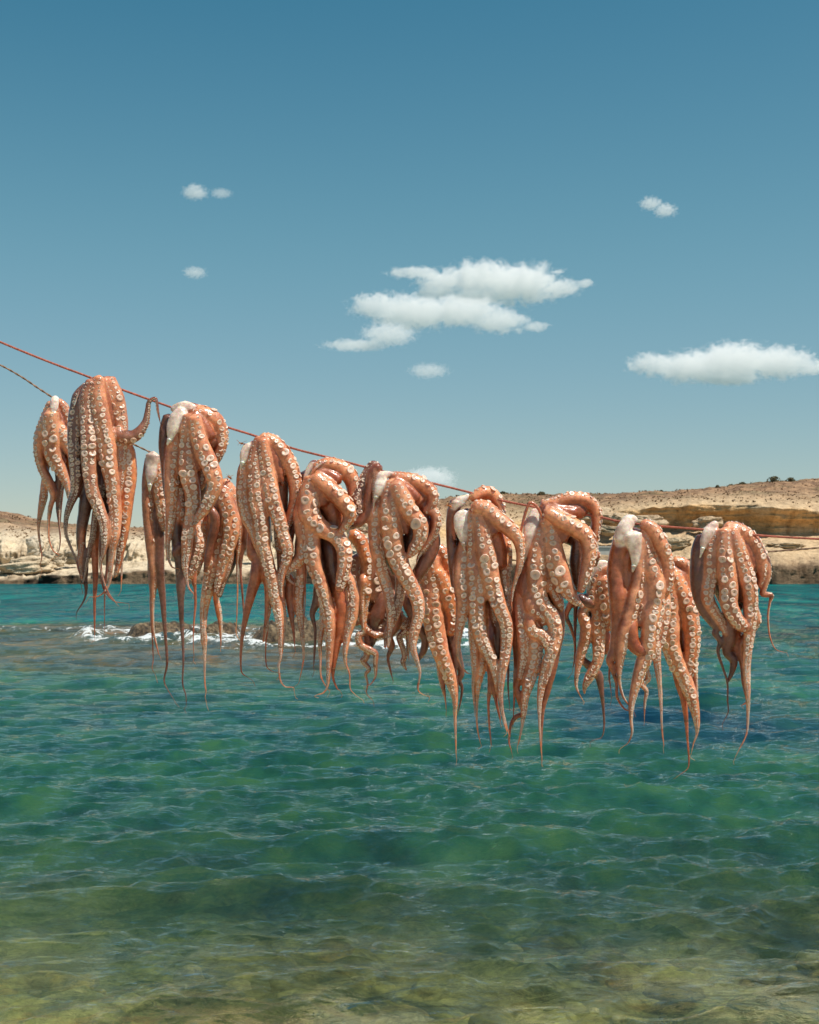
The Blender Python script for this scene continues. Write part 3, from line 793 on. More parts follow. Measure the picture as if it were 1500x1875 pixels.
def build_headland():
    px = np.concatenate([np.arange(-900, -60, 12.0), np.arange(-60, 1560, 2.2), np.arange(1560, 2500, 12.0)])
    u = (px - 750.0) / FPX
    def K(*a): return interp_cols(px, a)
    wob = fbm(px / 60.0, px * 0, oct=3, seed=3)
    sky_y = K((-900, 905), (-200, 925), (0, 934), (30, 939), (60, 949), (100, 955), (150, 960), (270, 966), (420, 962), (560, 940), (700, 920),
              (800, 912), (850, 906), (920, 903), (1000, 904), (1100, 903), (1170, 900), (1240, 896), (1300, 891), (1400, 881),
              (1500, 875), (1700, 862), (2500, 850))
    sky_y = sky_y + 1.6 * fbm(px / 14.0, px * 0 + 5, oct=3, seed=8)
    # rows: distance and picture height of every break in the slope
    D1 = K((-900, 246), (0, 240), (300, 238), (500, 240), (800, 244), (1100, 242), (1400, 238), (2500, 232)) + 3.0 * wob
    rows = []
    rows.append((D1 - 3, None, -2.5))
    rows.append((D1, None, -0.15))
    y2 = K((-900, 1056), (0, 1060), (70, 1054), (200, 1053), (290, 1047), (340, 1052), (480, 1046), (800, 1040), (1100, 1030), (1370, 1036), (1500, 1040), (2500, 1040))
    y2 = y2 + 3.0 * fbm(px / 18.0, px * 0 + 9, oct=4, seed=21)
    rows.append((D1 + 0.8, y2, None))
    y3 = K((-900, 1042), (0, 1046), (300, 1040), (480, 1036), (800, 1020), (1100, 1008), (1400, 1008), (1500, 1012), (2500, 1010))
    rows.append((D1 + 10, y3, None))
    y4 = K((-900, 1030), (0, 1034), (150, 1031), (300, 1029), (480, 1026), (800, 990), (1100, 975), (1200, 968), (1350, 972), (1500, 976), (2500, 980))
    rows.append((D1 + 26, y4, None))
    dc = K((-900, 4), (600, 5), (900, 8), (1080, 3), (1180, -3), (2500, -4))
    y5 = K((-900, 985), (0, 984), (150, 984), (300, 988), (480, 985), (800, 960), (900, 950), (1050, 945), (1130, 932), (1200, 922), (1350, 918), (1500, 930), (2500, 930))
    y5 = y5 + 3.0 * fbm(px / 30.0, px * 0 + 12, oct=4, seed=31)
    rows.append((D1 + 26 + dc, y5 + 6, None))
    rows.append((D1 + 28 + dc, y5, None))
    rows.append((D1 + 60, y5 * 0.45 + sky_y * 0.55, None))
    rows.append((D1 + 105, sky_y + 1, None))
    rows.append((D1 + 150, sky_y + 7, None))
    rows.append((D1 + 330, sky_y + 30, None))
    nsub = [3, 6, 8, 14, 26, 4, 14, 20, 6, 5]
    Ds, Zs, reg = [], [], []
    for i in range(len(rows) - 1):
        Da, ya, za = rows[i]; Db, yb, zb = rows[i + 1]
        za = np.full_like(px, za) if za is not None else z_of(ya, Da)
        zb = np.full_like(px, zb) if zb is not None else z_of(yb, Db)
        for j in range(nsub[i]):
            f = j / nsub[i]
            Ds.append(Da * (1 - f) + Db * f); Zs.append(za * (1 - f) + zb * f); reg.append(i + f)
    Ds = np.array(Ds); Zs = np.array(Zs); reg = np.array(reg)[:, None] * np.ones_like(px)[None]
    X = Ds * u[None]; Y = Ds.copy(); Z = Zs.copy()
    n, m = X.shape
    # relief
    big = fbm(X / 7.0, Y / 7.0, Z / 5.0, oct=5, seed=40)
    strat = fbm(X / 14.0, Y / 20.0, Z / 0.9, oct=4, seed=47)
    gull = fbm(X / 1.9, Y / 9.0, Z / 7.0, oct=4, seed=55)
    left = smooth(900, 600, px)[None] * np.ones_like(X)
    face = np.exp(-((reg - 4.6) / 0.55) ** 2)
    rid = 1 - np.abs(gull) * 2
    Y = Y - face * (3.0 * big + left * 3.8 * rid + (1 - left) * 1.6 * strat)
    amp = smooth(1.0, 2.0, reg) * (0.35 + 0.9 * np.exp(-((reg - 3.5) / 0.8) ** 2) + 0.5 * smooth(6, 7, reg))
    amp = amp * (1 - smooth(7.6, 8.2, reg) * 0.6)
    Z = Z + amp * (0.75 * big + 0.35 * strat * (1 - left) + 0.25 * fbm(X / 1.6, Y / 1.6, oct=3, seed=62))
    led = np.exp(-((reg - 2.0) / 0.6) ** 2)
    Z = Z + led * 0.55 * fbm(X / 1.1, Y / 1.1, Z, oct=4, seed=70)
    Y = Y + led * 1.2 * fbm(X / 1.5, Z / 0.6, oct=4, seed=77)
    # colour of the rock and soil
    nA = fbm(X / 5.0, Z / 2.2, Y / 9.0, oct=5, seed=80)
    nB = fbm(X / 1.7, Y / 3.5, oct=4, seed=90)
    nC = fbm(X / 9.0, Y / 9.0, oct=4, seed=95)
    def C(r, g, b): return np.array([r, g, b])[None, None]
    pale = C(.66, .54, .38) * left[..., None] + C(.58, .42, .255) * (1 - left[..., None])
    ochre = C(.72, .44, .20)
    grey = C(.60, .45, .29)
    col = pale * np.ones(X.shape + (1,))
    cf = (face * (1 - left))[..., None]
    mixo = smooth(-0.35, 0.25, nA)[..., None]
    col = col * (1 - cf) + cf * (ochre * mixo + grey * (1 - mixo))
    lf = (face * left * smooth(0.0, 0.5, nA) * 0.35)[..., None]
    col = col * (1 - lf) + lf * C(.42, .36, .28)
    top = smooth(5.8, 6.6, reg)
    scrub = smooth(-0.25, 0.25, nB + 0.5 * nC) * 0.85 + 0.1
    tc = (top * (0.25 + 0.75 * smooth(6.0, 7.4, reg)))[..., None]
    soil = C(.40, .245, .140)
    sc_c = C(.21, .125, .075)
    topc = soil * (1 - scrub[..., None]) + sc_c * scrub[..., None]
    grn = (smooth(0.15, 0.55, nC) * 0.45 * top)[..., None]
    topc = topc * (1 - grn) + C(.17, .15, .07) * grn
    col = col * (1 - tc) + topc * tc
    wet = smooth(2.35, 1.75, reg + 0.9 * fbm(X / 3.0, Z, oct=3, seed=99))
    dk = C(.055, .038, .024) * (0.6 + 0.9 * (nB[..., None] > 0))
    col = col * (1 - wet[..., None]) + dk * wet[..., None]
    brown = (smooth(3.0, 2.2, reg) * 0.45 * (nC > -0.2))[..., None]
    col = col * (1 - brown) + C(.30, .20, .12) * brown
    V = np.stack([X, Y, Z], -1).reshape(-1, 3)
    idx = np.arange(n * m).reshape(n, m)
    F = np.stack([idx[:-1, :-1], idx[:-1, 1:], idx[1:, 1:], idx[1:, :-1]], -1).reshape(-1, 4)
    me = mesh_np('headland', V, F)
    set_attr(me, 'col', np.clip(col.reshape(-1, 3), 0.01, 0.9), 'COLOR')
    o = link('headland', me, terrain_material())
    tag(o, kind='structure')
    return px, X, Y, Z, reg


H_PX, H_X, H_Y, H_Z, H_REG = build_headland()


def ground_at(pxv, regv):
    j = int(np.argmin(np.abs(H_PX - pxv)))
    i = int(np.argmin(np.abs(H_REG[:, j] - regv)))
    return Vector((H_X[i, j], H_Y[i, j], H_Z[i, j]))


def rock_mesh(name, sx, sy, sz, seed, sub=4, rough=0.35, boxy=0.4, base=0.0):
    bm = bmesh.new()
    bmesh.ops.create_icosphere(bm, subdivisions=sub, radius=1.0)
    V = np.array([v.co[:] for v in bm.verts])
    F = np.array([[v.index for v in f.verts] for f in bm.faces])
    bm.free()
    p = np.sign(V) * np.abs(V) ** (1 - boxy)
    p = p / (np.abs(p).max(axis=1, keepdims=True) * boxy + (1 - boxy) * np.linalg.norm(p, axis=1, keepdims=True))
    nn = fbm(V[:, 0] * 1.3 + seed, V[:, 1] * 1.3, V[:, 2] * 1.6, oct=5, seed=seed)
    ln = fbm(V[:, 0] * 0.7, V[:, 1] * 0.7, V[:, 2] * 6.0 + seed, oct=3, seed=seed + 5)
    p = p * (1 + rough * nn + rough * 0.3 * ln)[:, None]
    p = p * np.array([sx, sy, sz])
    if base: p[:, 2] = np.maximum(p[:, 2], -sz * base)
    return mesh_np(name, p, F), nn


M_TERR = bpy.data.materials['coastal_rock']
M_REEF = reef_material()


def boulder(px, py, w, h, D, seed, label, c=(.5, .4, .28)):
    s = D / FPX
    me, nn = rock_mesh('boulder', w * s / 2, w * s / 2.6, h * s / 2, seed, sub=5, rough=0.55, boxy=0.18)
    cc = np.array(c)[None] * (1 + 0.35 * nn[:, None])
    set_attr(me, 'col', np.clip(cc, .02, .9), 'COLOR')
    o = link('boulder', me, M_TERR)
    o.location = unproj(px, py, D)
    o.rotation_euler = (random.uniform(-.1, .1), random.uniform(-.12, .12), random.uniform(-.4, .4))
    tag(o, label, 'boulder', 'boulders on the shore')


boulder(52, 1038, 96, 34, 246, 11, 'wide low cream boulder at the foot of the pale cliff, far left', (.60, .48, .33))
boulder(96, 1022, 42, 30, 252, 14, 'blocky tan boulder just right of the wide low cream one', (.52, .43, .31))
boulder(140, 1022, 40, 24, 254, 17, 'flat-topped boulder under the pale cliff behind the large dark octopus', (.50, .42, .31))
boulder(64, 1002, 30, 38, 262, 19, 'leaning pale slab against the pale cliff behind the leftmost octopus', (.56, .48, .37))
boulder(1090, 948, 74, 40, 262, 23, 'pale rounded boulder beside the two arching arms of an octopus, by the cliff', (.55, .42, .28))
boulder(1133, 950, 34, 20, 258, 25, 'small pale boulder left of the white and tan mantle', (.55, .42, .28))
boulder(1186, 958, 60, 30, 256, 29, 'rounded boulder right above the rope where the ochre cliff begins', (.52, .39, .26))
boulder(1120, 972, 66, 16, 252, 37, 'flat layered ledge rock above the pale concrete wall', (.56, .43, .29))
boulder(1238, 996, 56, 22, 251, 41, 'flat pale slab on the sand between the two rightmost front octopuses', (.60, .46, .30))
boulder(1298, 958, 52, 26, 260, 43, 'crumbly boulder under the ochre cliff just above the rightmost octopus', (.50, .37, .24))
boulder(1440, 1000, 60, 14, 250, 45, 'low sand-coloured outcrop right of the rightmost octopus', (.56, .42, .27))
boulder(465, 1005, 36, 34, 256, 47, 'pale cracked boulder seen in the gap left of the third front octopus', (.60, .50, .37))
boulder(655, 968, 44, 26, 262, 49, 'pale boulder seen above the bright orange half-hidden octopus', (.58, .46, .32))

# pale concrete wall on the shore
def concrete_wall():
    D = 247.0
    a = unproj(1088, 1032, D); b = unproj(1132, 1000, D)
    w = b.x - a.x; h = b.z - a.z
    root = bpy.data.objects.new('concrete_wall', None)
    COL.objects.link(root)
    root.location = ((a.x + b.x) / 2, D, a.z - 0.3)
    def box(name, cx, cz, sx, sy, sz, mat):
        bm = bmesh.new()
        bmesh.ops.create_cube(bm, size=1.0)
        bmesh.ops.scale(bm, vec=(sx, sy, sz), verts=bm.verts)
        bmesh.ops.bevel(bm, geom=bm.edges[:], offset=0.06, segments=1, affect='EDGES')
        bmesh.ops.translate(bm, vec=(cx, 0, cz), verts=bm.verts)
        me = bpy.data.meshes.new(name); bm.to_mesh(me); bm.free()
        return link(name, me, mat, root)
    box('wall_slab', 0, h / 2, w, 1.2, h, M_CONC)
    box('coping', 0, h + 0.12, w + 0.3, 1.5, 0.2, M_CONC)
    tag(root, 'low pale grey concrete wall on the far shore above a white octopus shoulder', 'wall')


concrete_wall()


# ------------------------------------------------------------------ shrubs on the plateau
def bush_mesh(name, w, h, n, seed, leaf=0.25):
    rg = np.random.default_rng(seed)
    V, F = [], []
    for i in range(n):
        a = rg.uniform(0, 6.283); rr = rg.uniform(0, 1) ** 0.5; zz = rg.uniform(0, 1)
        lim = math.sqrt(max(0.0, 1 - (zz * 0.95) ** 2)) * (0.75 + 0.25 * math.sin(3 * a + seed))
        c = np.array([math.cos(a) * rr * lim * w / 2, math.sin(a) * rr * lim * w / 2, zz * h])
        e1 = rg.normal(size=3); e1 /= np.linalg.norm(e1)
        e2 = np.cross(e1, rg.normal(size=3)); e2 /= np.linalg.norm(e2)
        s = leaf * rg.uniform(0.6, 1.4)
        b = len(V)
        V += [c - e1 * s, c + e2 * s * .5, c + e1 * s, c - e2 * s * .5]
        F.append((b, b + 1, b + 2, b + 3))
    return mesh_np(name, np.array(V), np.array(F), smooth=False)


M_BUSH = simple('dark_scrub', (0.13, 0.115, 0.055), 0.9, 0.5, 2.5, 0.2, 0.05)
M_DRY = simple('dry_scrub', (0.27, 0.175, 0.10), 0.9, 0.5, 2.5, 0.2, 0.05)
BUSHES = [(1418, 34, 1.7, 'largest dark bush on the ridge, standing up against the sky at the right'),
          (1340, 14, .7, 'dark bush on the ridge left of the largest one'),
          (1362, 20, .9, 'dark low bush touching the left foot of the largest ridge bush'),
          (1316, 11, 1.0, 'small dark bush on the ridge, first one left of the close pair'),
          (992, 22, 1.3, 'round olive bush on the ridge left of the two arching arms'),
          (921, 20, 1.0, 'low olive bush on the ridge just right of the rounded octopus hump'),
          (1046, 16, 1.0, 'flat olive bush on the ridge directly above the arching arm'),
          (1450, 22, 1.4, 'olive bush on the ridge right of the largest one'),
          (1212, 12, 0.8, 'tiny bush on the bare ridge above the white and tan mantle')]
for k, (bx, wpx, hh, lab) in enumerate(BUSHES):
    g = ground_at(bx, 7.9)
    w = wpx * g.y / FPX
    root = bpy.data.objects.new('bush', None); COL.objects.link(root)
    root.location = g + Vector((0, 0, -0.45))
    me = bush_mesh('foliage', w, hh, 420, 60 + k, 0.22)
    link('foliage', me, M_BUSH, root)
    bm = bmesh.new()
    for q in range(4):
        a = q * 1.7
        r = bmesh.ops.create_cone(bm, segments=6, radius1=0.07, radius2=0.03, depth=hh * .8, cap_ends=True)
        bmesh.ops.rotate(bm, verts=r['verts'], cent=(0, 0, -hh * .4), matrix=Matrix.Rotation(0.5, 3, Vector((math.cos(a), math.sin(a), 0))))
        bmesh.ops.translate(bm, verts=r['verts'], vec=(0, 0, hh * .4))
    me = bpy.data.meshes.new('stem'); bm.to_mesh(me); bm.free()
    link('stem', me, M_DRY, root)
    tag(root, lab, 'bush', 'bushes on the ridge')

# countless dry tufts
rg = np.random.default_rng(5)
V, F = [], []
n, m = H_X.shape
cols = np.where((H_PX > -80) & (H_PX < 1580))[0]
for k in range(11000):
    j = rg.choice(cols)
    reg = 5.9 + 2.2 * rg.uniform() ** 0.8
    i = int(np.argmin(np.abs(H_REG[:, j] - reg)))
    g = np.array([H_X[i, j] + rg.normal() * .6, H_Y[i, j], H_Z[i, j] - 0.05])
    if fbm(np.array([g[0] / 6]), np.array([g[1] / 6]), oct=2, seed=7)[0] < -0.15: continue
    s = 0.07 + 0.30 * rg.uniform() ** 2.5
    for q in range(5):
        a = rg.uniform(0, 6.28); b0 = len(V)
        d = np.array([math.cos(a), math.sin(a), 0]) * s
        hgt = s * rg.uniform(0.4, 1.1)
        pr = np.array([-d[1], d[0], 0]) * .6
        V += [g - pr * .6, g + pr * .6, g + d * .7 + pr + np.array([0, 0, hgt * .7]), g + d * .3 - pr * .5 + np.array([0, 0, hgt])]
        F.append((b0, b0 + 1, b0 + 2, b0 + 3))
o = link('dry_scrub', mesh_np('dry_scrub', np.array(V), np.array(F), smooth=False), M_DRY)
tag(o, 'low dry brown scrub scattered over the hilltops', 'scrub', kind='stuff')

# ------------------------------------------------------------------ reef
REEFS = [(290, 1157, 140, 30, 'dark wet reef rock at the left end of the breaking foam'),
         (398, 1156, 100, 32, 'small black-brown reef rock between two bursts of foam'),
         (545, 1160, 230, 50, 'long brown weed-covered reef slab behind the hanging tips, widest of the reef rocks'),
         (715, 1164, 150, 38, 'low brown reef rock right of the long slab, behind the coiled arms'),
         (815, 1168, 70, 24, 'last low reef rock at the right end of the foam line')]
REEF_POS = []
for k, (rx, ry, w, h, lab) in enumerate(REEFS):
    D = EYE * FPX / (ry + h * 0.30 - HZ)
    s = D / FPX
    hw, hd = w * s / 2, 2.2 + w * s * 0.12
    gx = np.linspace(-1.15, 1.15, int(60 + w * 0.9)); gy = np.linspace(-1.15, 1.15, 90)
    GX, GY = np.meshgrid(gx, gy)
    e = np.sqrt(GX ** 2 + GY ** 2) + 0.30 * fbm(GX * hw / 1.6, GY * hd / 1.6, oct=4, seed=200 + k)
    env = smooth(1.05, 0.55, e)
    wx, wy = GX * hw, GY * hd
    r1 = 1 - 2 * np.abs(fbm(wx / 1.1, wy / 1.0, oct=5, seed=210 + k, gain=0.6))
    r2 = fbm(wx / 0.42, wy / 0.42, oct=4, seed=220 + k)
    GZ = -0.35 + env * (0.38 + h * s * (0.30 + 0.34 * r1 + 0.24 * r2)) + 0.05 * r2
    ii = np.arange(GX.size).reshape(GX.shape)
    FFq = np.stack([ii[:-1, :-1], ii[:-1, 1:], ii[1:, 1:], ii[1:, :-1]], -1).reshape(-1, 4)
    me = mesh_np('reef_rock', np.stack([wx, wy, GZ], -1).reshape(-1, 3), FFq, smooth=False)
    o = link('reef_rock', me, M_REEF)
    o.location = ((rx - 750) / FPX * D, D + 1.0, 0.0)
    tag(o, lab, 'rock', 'reef rocks breaking the surface')
    REEF_POS.append((rx, D, w * s / 2, 2.2 + w * s * 0.12))
# ------------------------------------------------------------------ sea
def build_sea():
    ypx = np.concatenate([np.linspace(1750, 880, 40, endpoint=False), np.linspace(880, 100, 560, endpoint=False), np.linspace(100, 24, 110, endpoint=False)])
    D = EYE * FPX / ypx
    D = np.concatenate([D, np.array([245, 260, 300, 400, 700, 1500, 4000, 12000.])])
    un = np.concatenate([np.linspace(-2.4, -0.34, 60, endpoint=False), np.linspace(-0.34, 0.34, 640, endpoint=False), np.linspace(0.34, 2.4, 61)])
    X0 = D[:, None] * un[None]; Y0 = D[:, None] * np.ones_like(un)[None]
    rowstep = np.gradient(D)[:, None]
    colstep = D[:, None] * 0.68 / 640
    warpx = 0.5 * fbm(X0 / 3.0, Y0 / 3.0, oct=2, seed=301)
    warpy = 0.6 * fbm(X0 / 3.0, Y0 / 3.0, oct=2, seed=302)
    rg = np.random.default_rng(11)
    Z = np.zeros_like(X0); DX = np.zeros_like(X0); DY = np.zeros_like(X0)
    near = smooth(30, 8, Y0)
    for i in range(80):
        lam = 0.20 * (2.3 / 0.20) ** rg.uniform()
        th = -math.pi / 2 + 0.10 + rg.normal() * (0.75 if lam < 0.8 else 0.45)
        k = 2 * math.pi / lam
        kx, ky = k * math.cos(th), k * math.sin(th)
        a = 0.0068 * lam ** 0.74 * rg.uniform(0.5, 1.3)
        fade = smooth(1.8, 4.0, lam / np.maximum(rowstep, colstep))
        ph = kx * (X0 + warpx * min(1, lam)) + ky * (Y0 + warpy * min(1, lam)) + rg.uniform(0, 6.283)
        c, s = np.cos(ph), np.sin(ph)
        Z += fade * a * c
        DX -= fade * a * math.cos(th) * s * 0.7
        DY -= fade * a * math.sin(th) * s * 0.7
    gust = 0.75 + 0.5 * fbm(X0 / 6, Y0 / 6, oct=3, seed=303)
    Z *= gust * 1.0
    # small chop, broken up
    f2 = smooth(26, 10, Y0)
    Z += f2 * 0.014 * (1 - np.abs(fbm(X0 * 2.0, Y0 * 4.2, oct=3, seed=305)) * 2.6)
    X = X0 + DX; Y = Y0 + DY
    # screen coordinates used only to look up where each patch of sea lies on the chart
    px = 750 + FPX * un[None] * np.ones_like(D)[:, None]
    yy = HZ + EYE * FPX / D[:, None] * np.ones_like(un)[None]
    # depth chart
    wb = fbm(X0 / 9, Y0 / 9, oct=3, seed=310)
    dep = np.interp(D, [2, 5.5, 7, 9, 13, 20, 28, 36, 44, 50, 60, 90], [0.35, .5, .62, .95, 1.7, 2.6, 2.6, 1.8, 1.0, .7, 4.0, 9.0])[:, None] * np.ones_like(un)
    rightdeep = smooth(720, 900, px + 60 * wb) * smooth(24, 34, Y0)
    dep = dep * (1 - rightdeep) + 4.5 * rightdeep
    dep = np.maximum(0.2, dep * (1 + 0.35 * wb))
    def C(r, g, b): return np.array([r, g, b])[None, None]
    teal = C(.0, .118, .125)
    teal2 = C(.0, .080, .098)
    green = C(.018, .088, .050)
    blue = C(.005, .036, .058)
    reefc = C(.095, .080, .042)
    olive = C(.032, .098, .064)
    A = fbm(X0 / 5.0, Y0 / 7.0, oct=4, seed=320)[..., None]
    B = fbm(X0 / 2.2, Y0 / 3.5, oct=4, seed=321)[..., None]
    body = green * (1 - smooth(0.1, 0.45, A)) + blue * smooth(0.1, 0.45, A)
    body = body * (1 - 0.35 * smooth(0, .5, B)) + C(.035, .150, .095) * 0.35 * smooth(0, .5, B)
    nearc = smooth(12, 7, Y0)[..., None]
    body = body * (1 - nearc) + olive * nearc
    # brown shallow shelf in front of the reef on the left
    sh = (smooth(27, 34, Y0 + 3 * wb) * smooth(60, 56, Y0) * smooth(880, 700, px + 90 * wb))[..., None]
    sm = np.clip(sh * (0.72 + 0.5 * A), 0, 1)
    body = body * (1 - sm) + reefc * sm
    rb = (smooth(24, 30, Y0) * smooth(75, 62, Y0) * smooth(680, 840, px))[..., None] * 0.45
    body = body * (1 - rb) + (blue * 0.25 + green * 0.35 + teal2 * 0.4) * rb
    bb = (np.exp(-((Y0 - 21 - 1.5 * wb) / 3.5) ** 2) * (0.25 + 0.75 * smooth(-.1, .3, A[..., 0])))[..., None] * 0.7
    body = body * (1 - bb) + C(.008, .050, .075) * bb
    far = smooth(57, 66, Y0)[..., None]
    rp = smooth(800, 1250, px)[..., None] * 0.35
    fc = teal * (1 - rp) + C(.006, .085, .085) * rp
    fc = fc * (1 - 0.5 * smooth(0, .5, A)) + teal2 * 0.5 * smooth(0, .5, A)
    body = body * (1 - far) + fc * far
    clar = np.interp(D, [2, 6.5, 7.6, 8.75, 10.3, 12.6, 17, 24], [1.0, 1.0, .95, .80, .58, .36, .15, 0.0])[:, None] * np.ones_like(un)
    clar = np.clip(clar * (1 + 0.6 * A[..., 0]), 0, 1)
    # foam: where the swell breaks on the reef, and along the shore
    foam = np.zeros_like(X0)
    for rx, Dr, hw, hd in REEF_POS:
        cx = (rx - 750) / FPX * Dr
        e = np.sqrt(((X0 - cx) / (hw + 1.3)) ** 2 + ((Y0 - Dr - 1.0) / (hd + 1.5)) ** 2)
        foam = np.maximum(foam, 1.05 - np.abs(e - 0.95) * 2.2)
    # surf line to the left of the reef, and wash in the shelf's lee
    xw = (px < 470)
    foam = np.maximum(foam, xw * (0.74 - np.abs(Y0 - 55.0 - 2.0 * wb - (px - 200) * 0.010) / 3.4))
    foam = np.maximum(foam, (0.86 - np.abs(Y0 - 49.5 - 1.0 * wb) / 3.6) * smooth(210, 300, px) * smooth(900, 800, px))
    foam = np.maximum(foam, (0.55 - np.abs(Y0 - 41 - 2 * wb) / 3.0) * smooth(820, 900, px) * smooth(1150, 1050, px))
    foam = np.maximum(foam, (0.60 - np.abs(Y0 - 236) / 5.0) * smooth(60, 0, px))
    foam = np.clip(foam, 0, 1.1)
    # swell heaps up over the reef
    Z += 0.28 * np.clip(foam, 0, 1) * smooth(.3, .9, foam) * (0.5 + fbm(X0 / 0.9, Y0 / 0.9, oct=3, seed=330)) * smooth(64, 58, Y0) * smooth(38, 44, Y0)
    Z += 0.10 * smooth(24, 34, Y0) * smooth(70, 50, Y0) * fbm(X0 / 1.8, Y0 / 1.4, oct=4, seed=331)
    Z += 0.06 * smooth(50, 60, Y0) * smooth(240, 200, Y0) * fbm(X0 / 1.6, Y0 / 3.0, oct=3, seed=333)
    n, m = X.shape
    idx = np.arange(n * m).reshape(n, m)
    F = np.stack([idx[:-1, :-1], idx[:-1, 1:], idx[1:, 1:], idx[1:, :-1]], -1).reshape(-1, 4)
    me = mesh_np('sea', np.stack([X, Y, Z], -1).reshape(-1, 3), F)
    set_attr(me, 'body', np.clip(body.reshape(-1, 3), 0, 1), 'COLOR')
    set_attr(me, 'clar', clar.ravel())
    rip = np.interp(D, [6, 18, 40, 90, 250], [1.1, 1.2, 2.2, 6.5, 8.5])[:, None] * np.ones_like(un)
    set_attr(me, 'rip', rip.ravel())
    set_attr(me, 'foam', foam.ravel())
    o = link('sea', me, water_material())
    tag(o, kind='structure')
    # seabed
    ys = np.concatenate([np.linspace(-6, 3, 12, endpoint=False), np.linspace(3, 30, 330, endpoint=False), np.linspace(30, 120, 60)])
    us = np.linspace(-1, 1, 300)
    XX = us[None] * (3.5 + 0.75 * np.abs(ys[:, None])); YY = ys[:, None] * np.ones_like(us)[None]
    dp = np.interp(ys, [-6, 2, 5.5, 7, 9, 13, 20, 28, 60, 120], [.1, .35, .5, .62, .95, 1.7, 2.6, 3.0, 6, 12])[:, None]
    st = fbm(XX * 1.1, YY * 1.1, oct=4, seed=340)
    st2 = fbm(XX * 3.2, YY * 3.2, oct=4, seed=341)
    ZZ = -dp + 0.34 * st * np.minimum(1, dp) + 0.09 * st2
    ZZ = np.minimum(ZZ, -0.12)
    c1 = C(.44, .44, .19); c2 = C(.98, .88, .64); c3 = C(.060, .090, .045); c4 = C(.80, .44, .14)
    g1 = smooth(-.12, .12, fbm(XX / 0.9, YY / 1.1, oct=5, seed=350, gain=.6))[..., None]
    g2 = smooth(.02, .12, fbm(XX / 0.9, YY / 1.1, oct=5, seed=351, gain=.6))[..., None]
    g3 = smooth(.15, .45, fbm(XX / 0.9, YY / 0.9, oct=3, seed=352))[..., None]
    bc = c1 * (1 - g1) + c3 * g1
    nearw = smooth(10.6, 8.2, YY)[..., None]
    bc = bc * (1 - g2 * (0.12 + 0.88 * nearw)) + c2 * g2 * (0.12 + 0.88 * nearw)
    bc = bc * (1 - g3 * 0.7 * nearw) + c4 * g3 * 0.7 * nearw
    n, m = XX.shape
    idx = np.arange(n * m).reshape(n, m)
    F = np.stack([idx[:-1, :-1], idx[:-1, 1:], idx[1:, 1:], idx[1:, :-1]], -1).reshape(-1, 4)
    me = mesh_np('seabed', np.stack([XX, YY, ZZ], -1).reshape(-1, 3), F)
    set_attr(me, 'col', np.clip(bc.reshape(-1, 3), .01, 1), 'COLOR')
    o = link('seabed', me, seabed_material())
    tag(o, kind='structure')
    # stones lying on the bottom near the shore
    rg = np.random.default_rng(77)
    VV, FF, CC = [], [], []
    bm = bmesh.new(); bmesh.ops.create_icosphere(bm, subdivisions=3, radius=1.0)
    SV = np.array([v.co[:] for v in bm.verts]); SF = np.array([[v.index for v in f.verts] for f in bm.faces]); bm.free()
    pal = np.array([[.62, .42, .14], [.80, .70, .50], [.06, .065, .035], [.10, .10, .05], [.42, .40, .16], [.30, .17, .07], [.05, .05, .03]])
    for q in range(420):
        yq = 6.0 + 13 * rg.uniform() ** 1.5; xq = rg.uniform(-.36, .36) * (yq + 1.5)
        r = (0.03 + 0.13 * rg.uniform() ** 2) * (0.7 + yq / 16)
        zb = -float(np.interp(yq, [5.5, 7, 9, 13, 20], [.5, .62, .95, 1.7, 2.6]))
        nn = fbm(SV[:, 0] * 1.5 + q, SV[:, 1] * 1.5, SV[:, 2] * 1.5, oct=4, seed=int(q))
        P = SV * (1 + 0.45 * nn)[:, None] * np.array([r * rg.uniform(.8, 1.8), r * rg.uniform(.8, 1.6), r * rg.uniform(.4, .75)])
        P = P + np.array([xq, yq, zb + r * 0.15])
        P[:, 2] = np.minimum(P[:, 2], -0.14)
        c = 0.5 * pal[rg.integers(len(pal))] * rg.uniform(.9, 1.4) + 0.5 * np.array([.26, .28, .13])
        FF.append(SF + len(VV) * len(SV)); VV.append(P); CC.append(np.clip(c[None] * (1 + 0.5 * nn[:, None]), .01, .95))
    me = mesh_np('submerged_stones', np.vstack(VV), np.vstack(FF))
    set_attr(me, 'col', np.vstack(CC), 'COLOR')
    tag(link('submerged_stones', me, bpy.data.materials['seabed']), 'ochre, pale and weed-dark stones seen through the shallow water', 'stones', kind='stuff')
    # unseen pale rock shelf at the camera, added to bounce light onto the octopuses
    gx = np.linspace(-45, 45, 160); gy = np.linspace(-60, 2.6, 160)
    GX, GY = np.meshgrid(gx, gy)
    GZ = 0.42 + 0.10 * fbm(GX / 2.0, GY / 2.0, oct=4, seed=360) - 0.9 * smooth(1.2, 2.6, GY + 0.5 * fbm(GX, GY, oct=2, seed=361)) + 0.03 * np.maximum(0, -GY - 6)
    ix = np.arange(160 * 160).reshape(160, 160)
    FF = np.stack([ix[:-1, :-1], ix[:-1, 1:], ix[1:, 1:], ix[1:, :-1]], -1).reshape(-1, 4)
    me = mesh_np('unseen_bounce_shore', np.stack([GX, GY, GZ], -1).reshape(-1, 3), FF)
    set_attr(me, 'col', np.tile(np.array([[.62, .50, .36]]), (160 * 160, 1)), 'COLOR')
    tag(link('unseen_bounce_shore', me, bpy.data.materials['coastal_rock']), kind='structure')
    # deep floor out to the horizon so that the sea never opens onto nothing
    S = 12000.0
    me = mesh_np('deep_seabed', [(-S, 100, -13), (S, 100, -13), (S, S, -13), (-S, S, -13)], [(0, 1, 2, 3)])
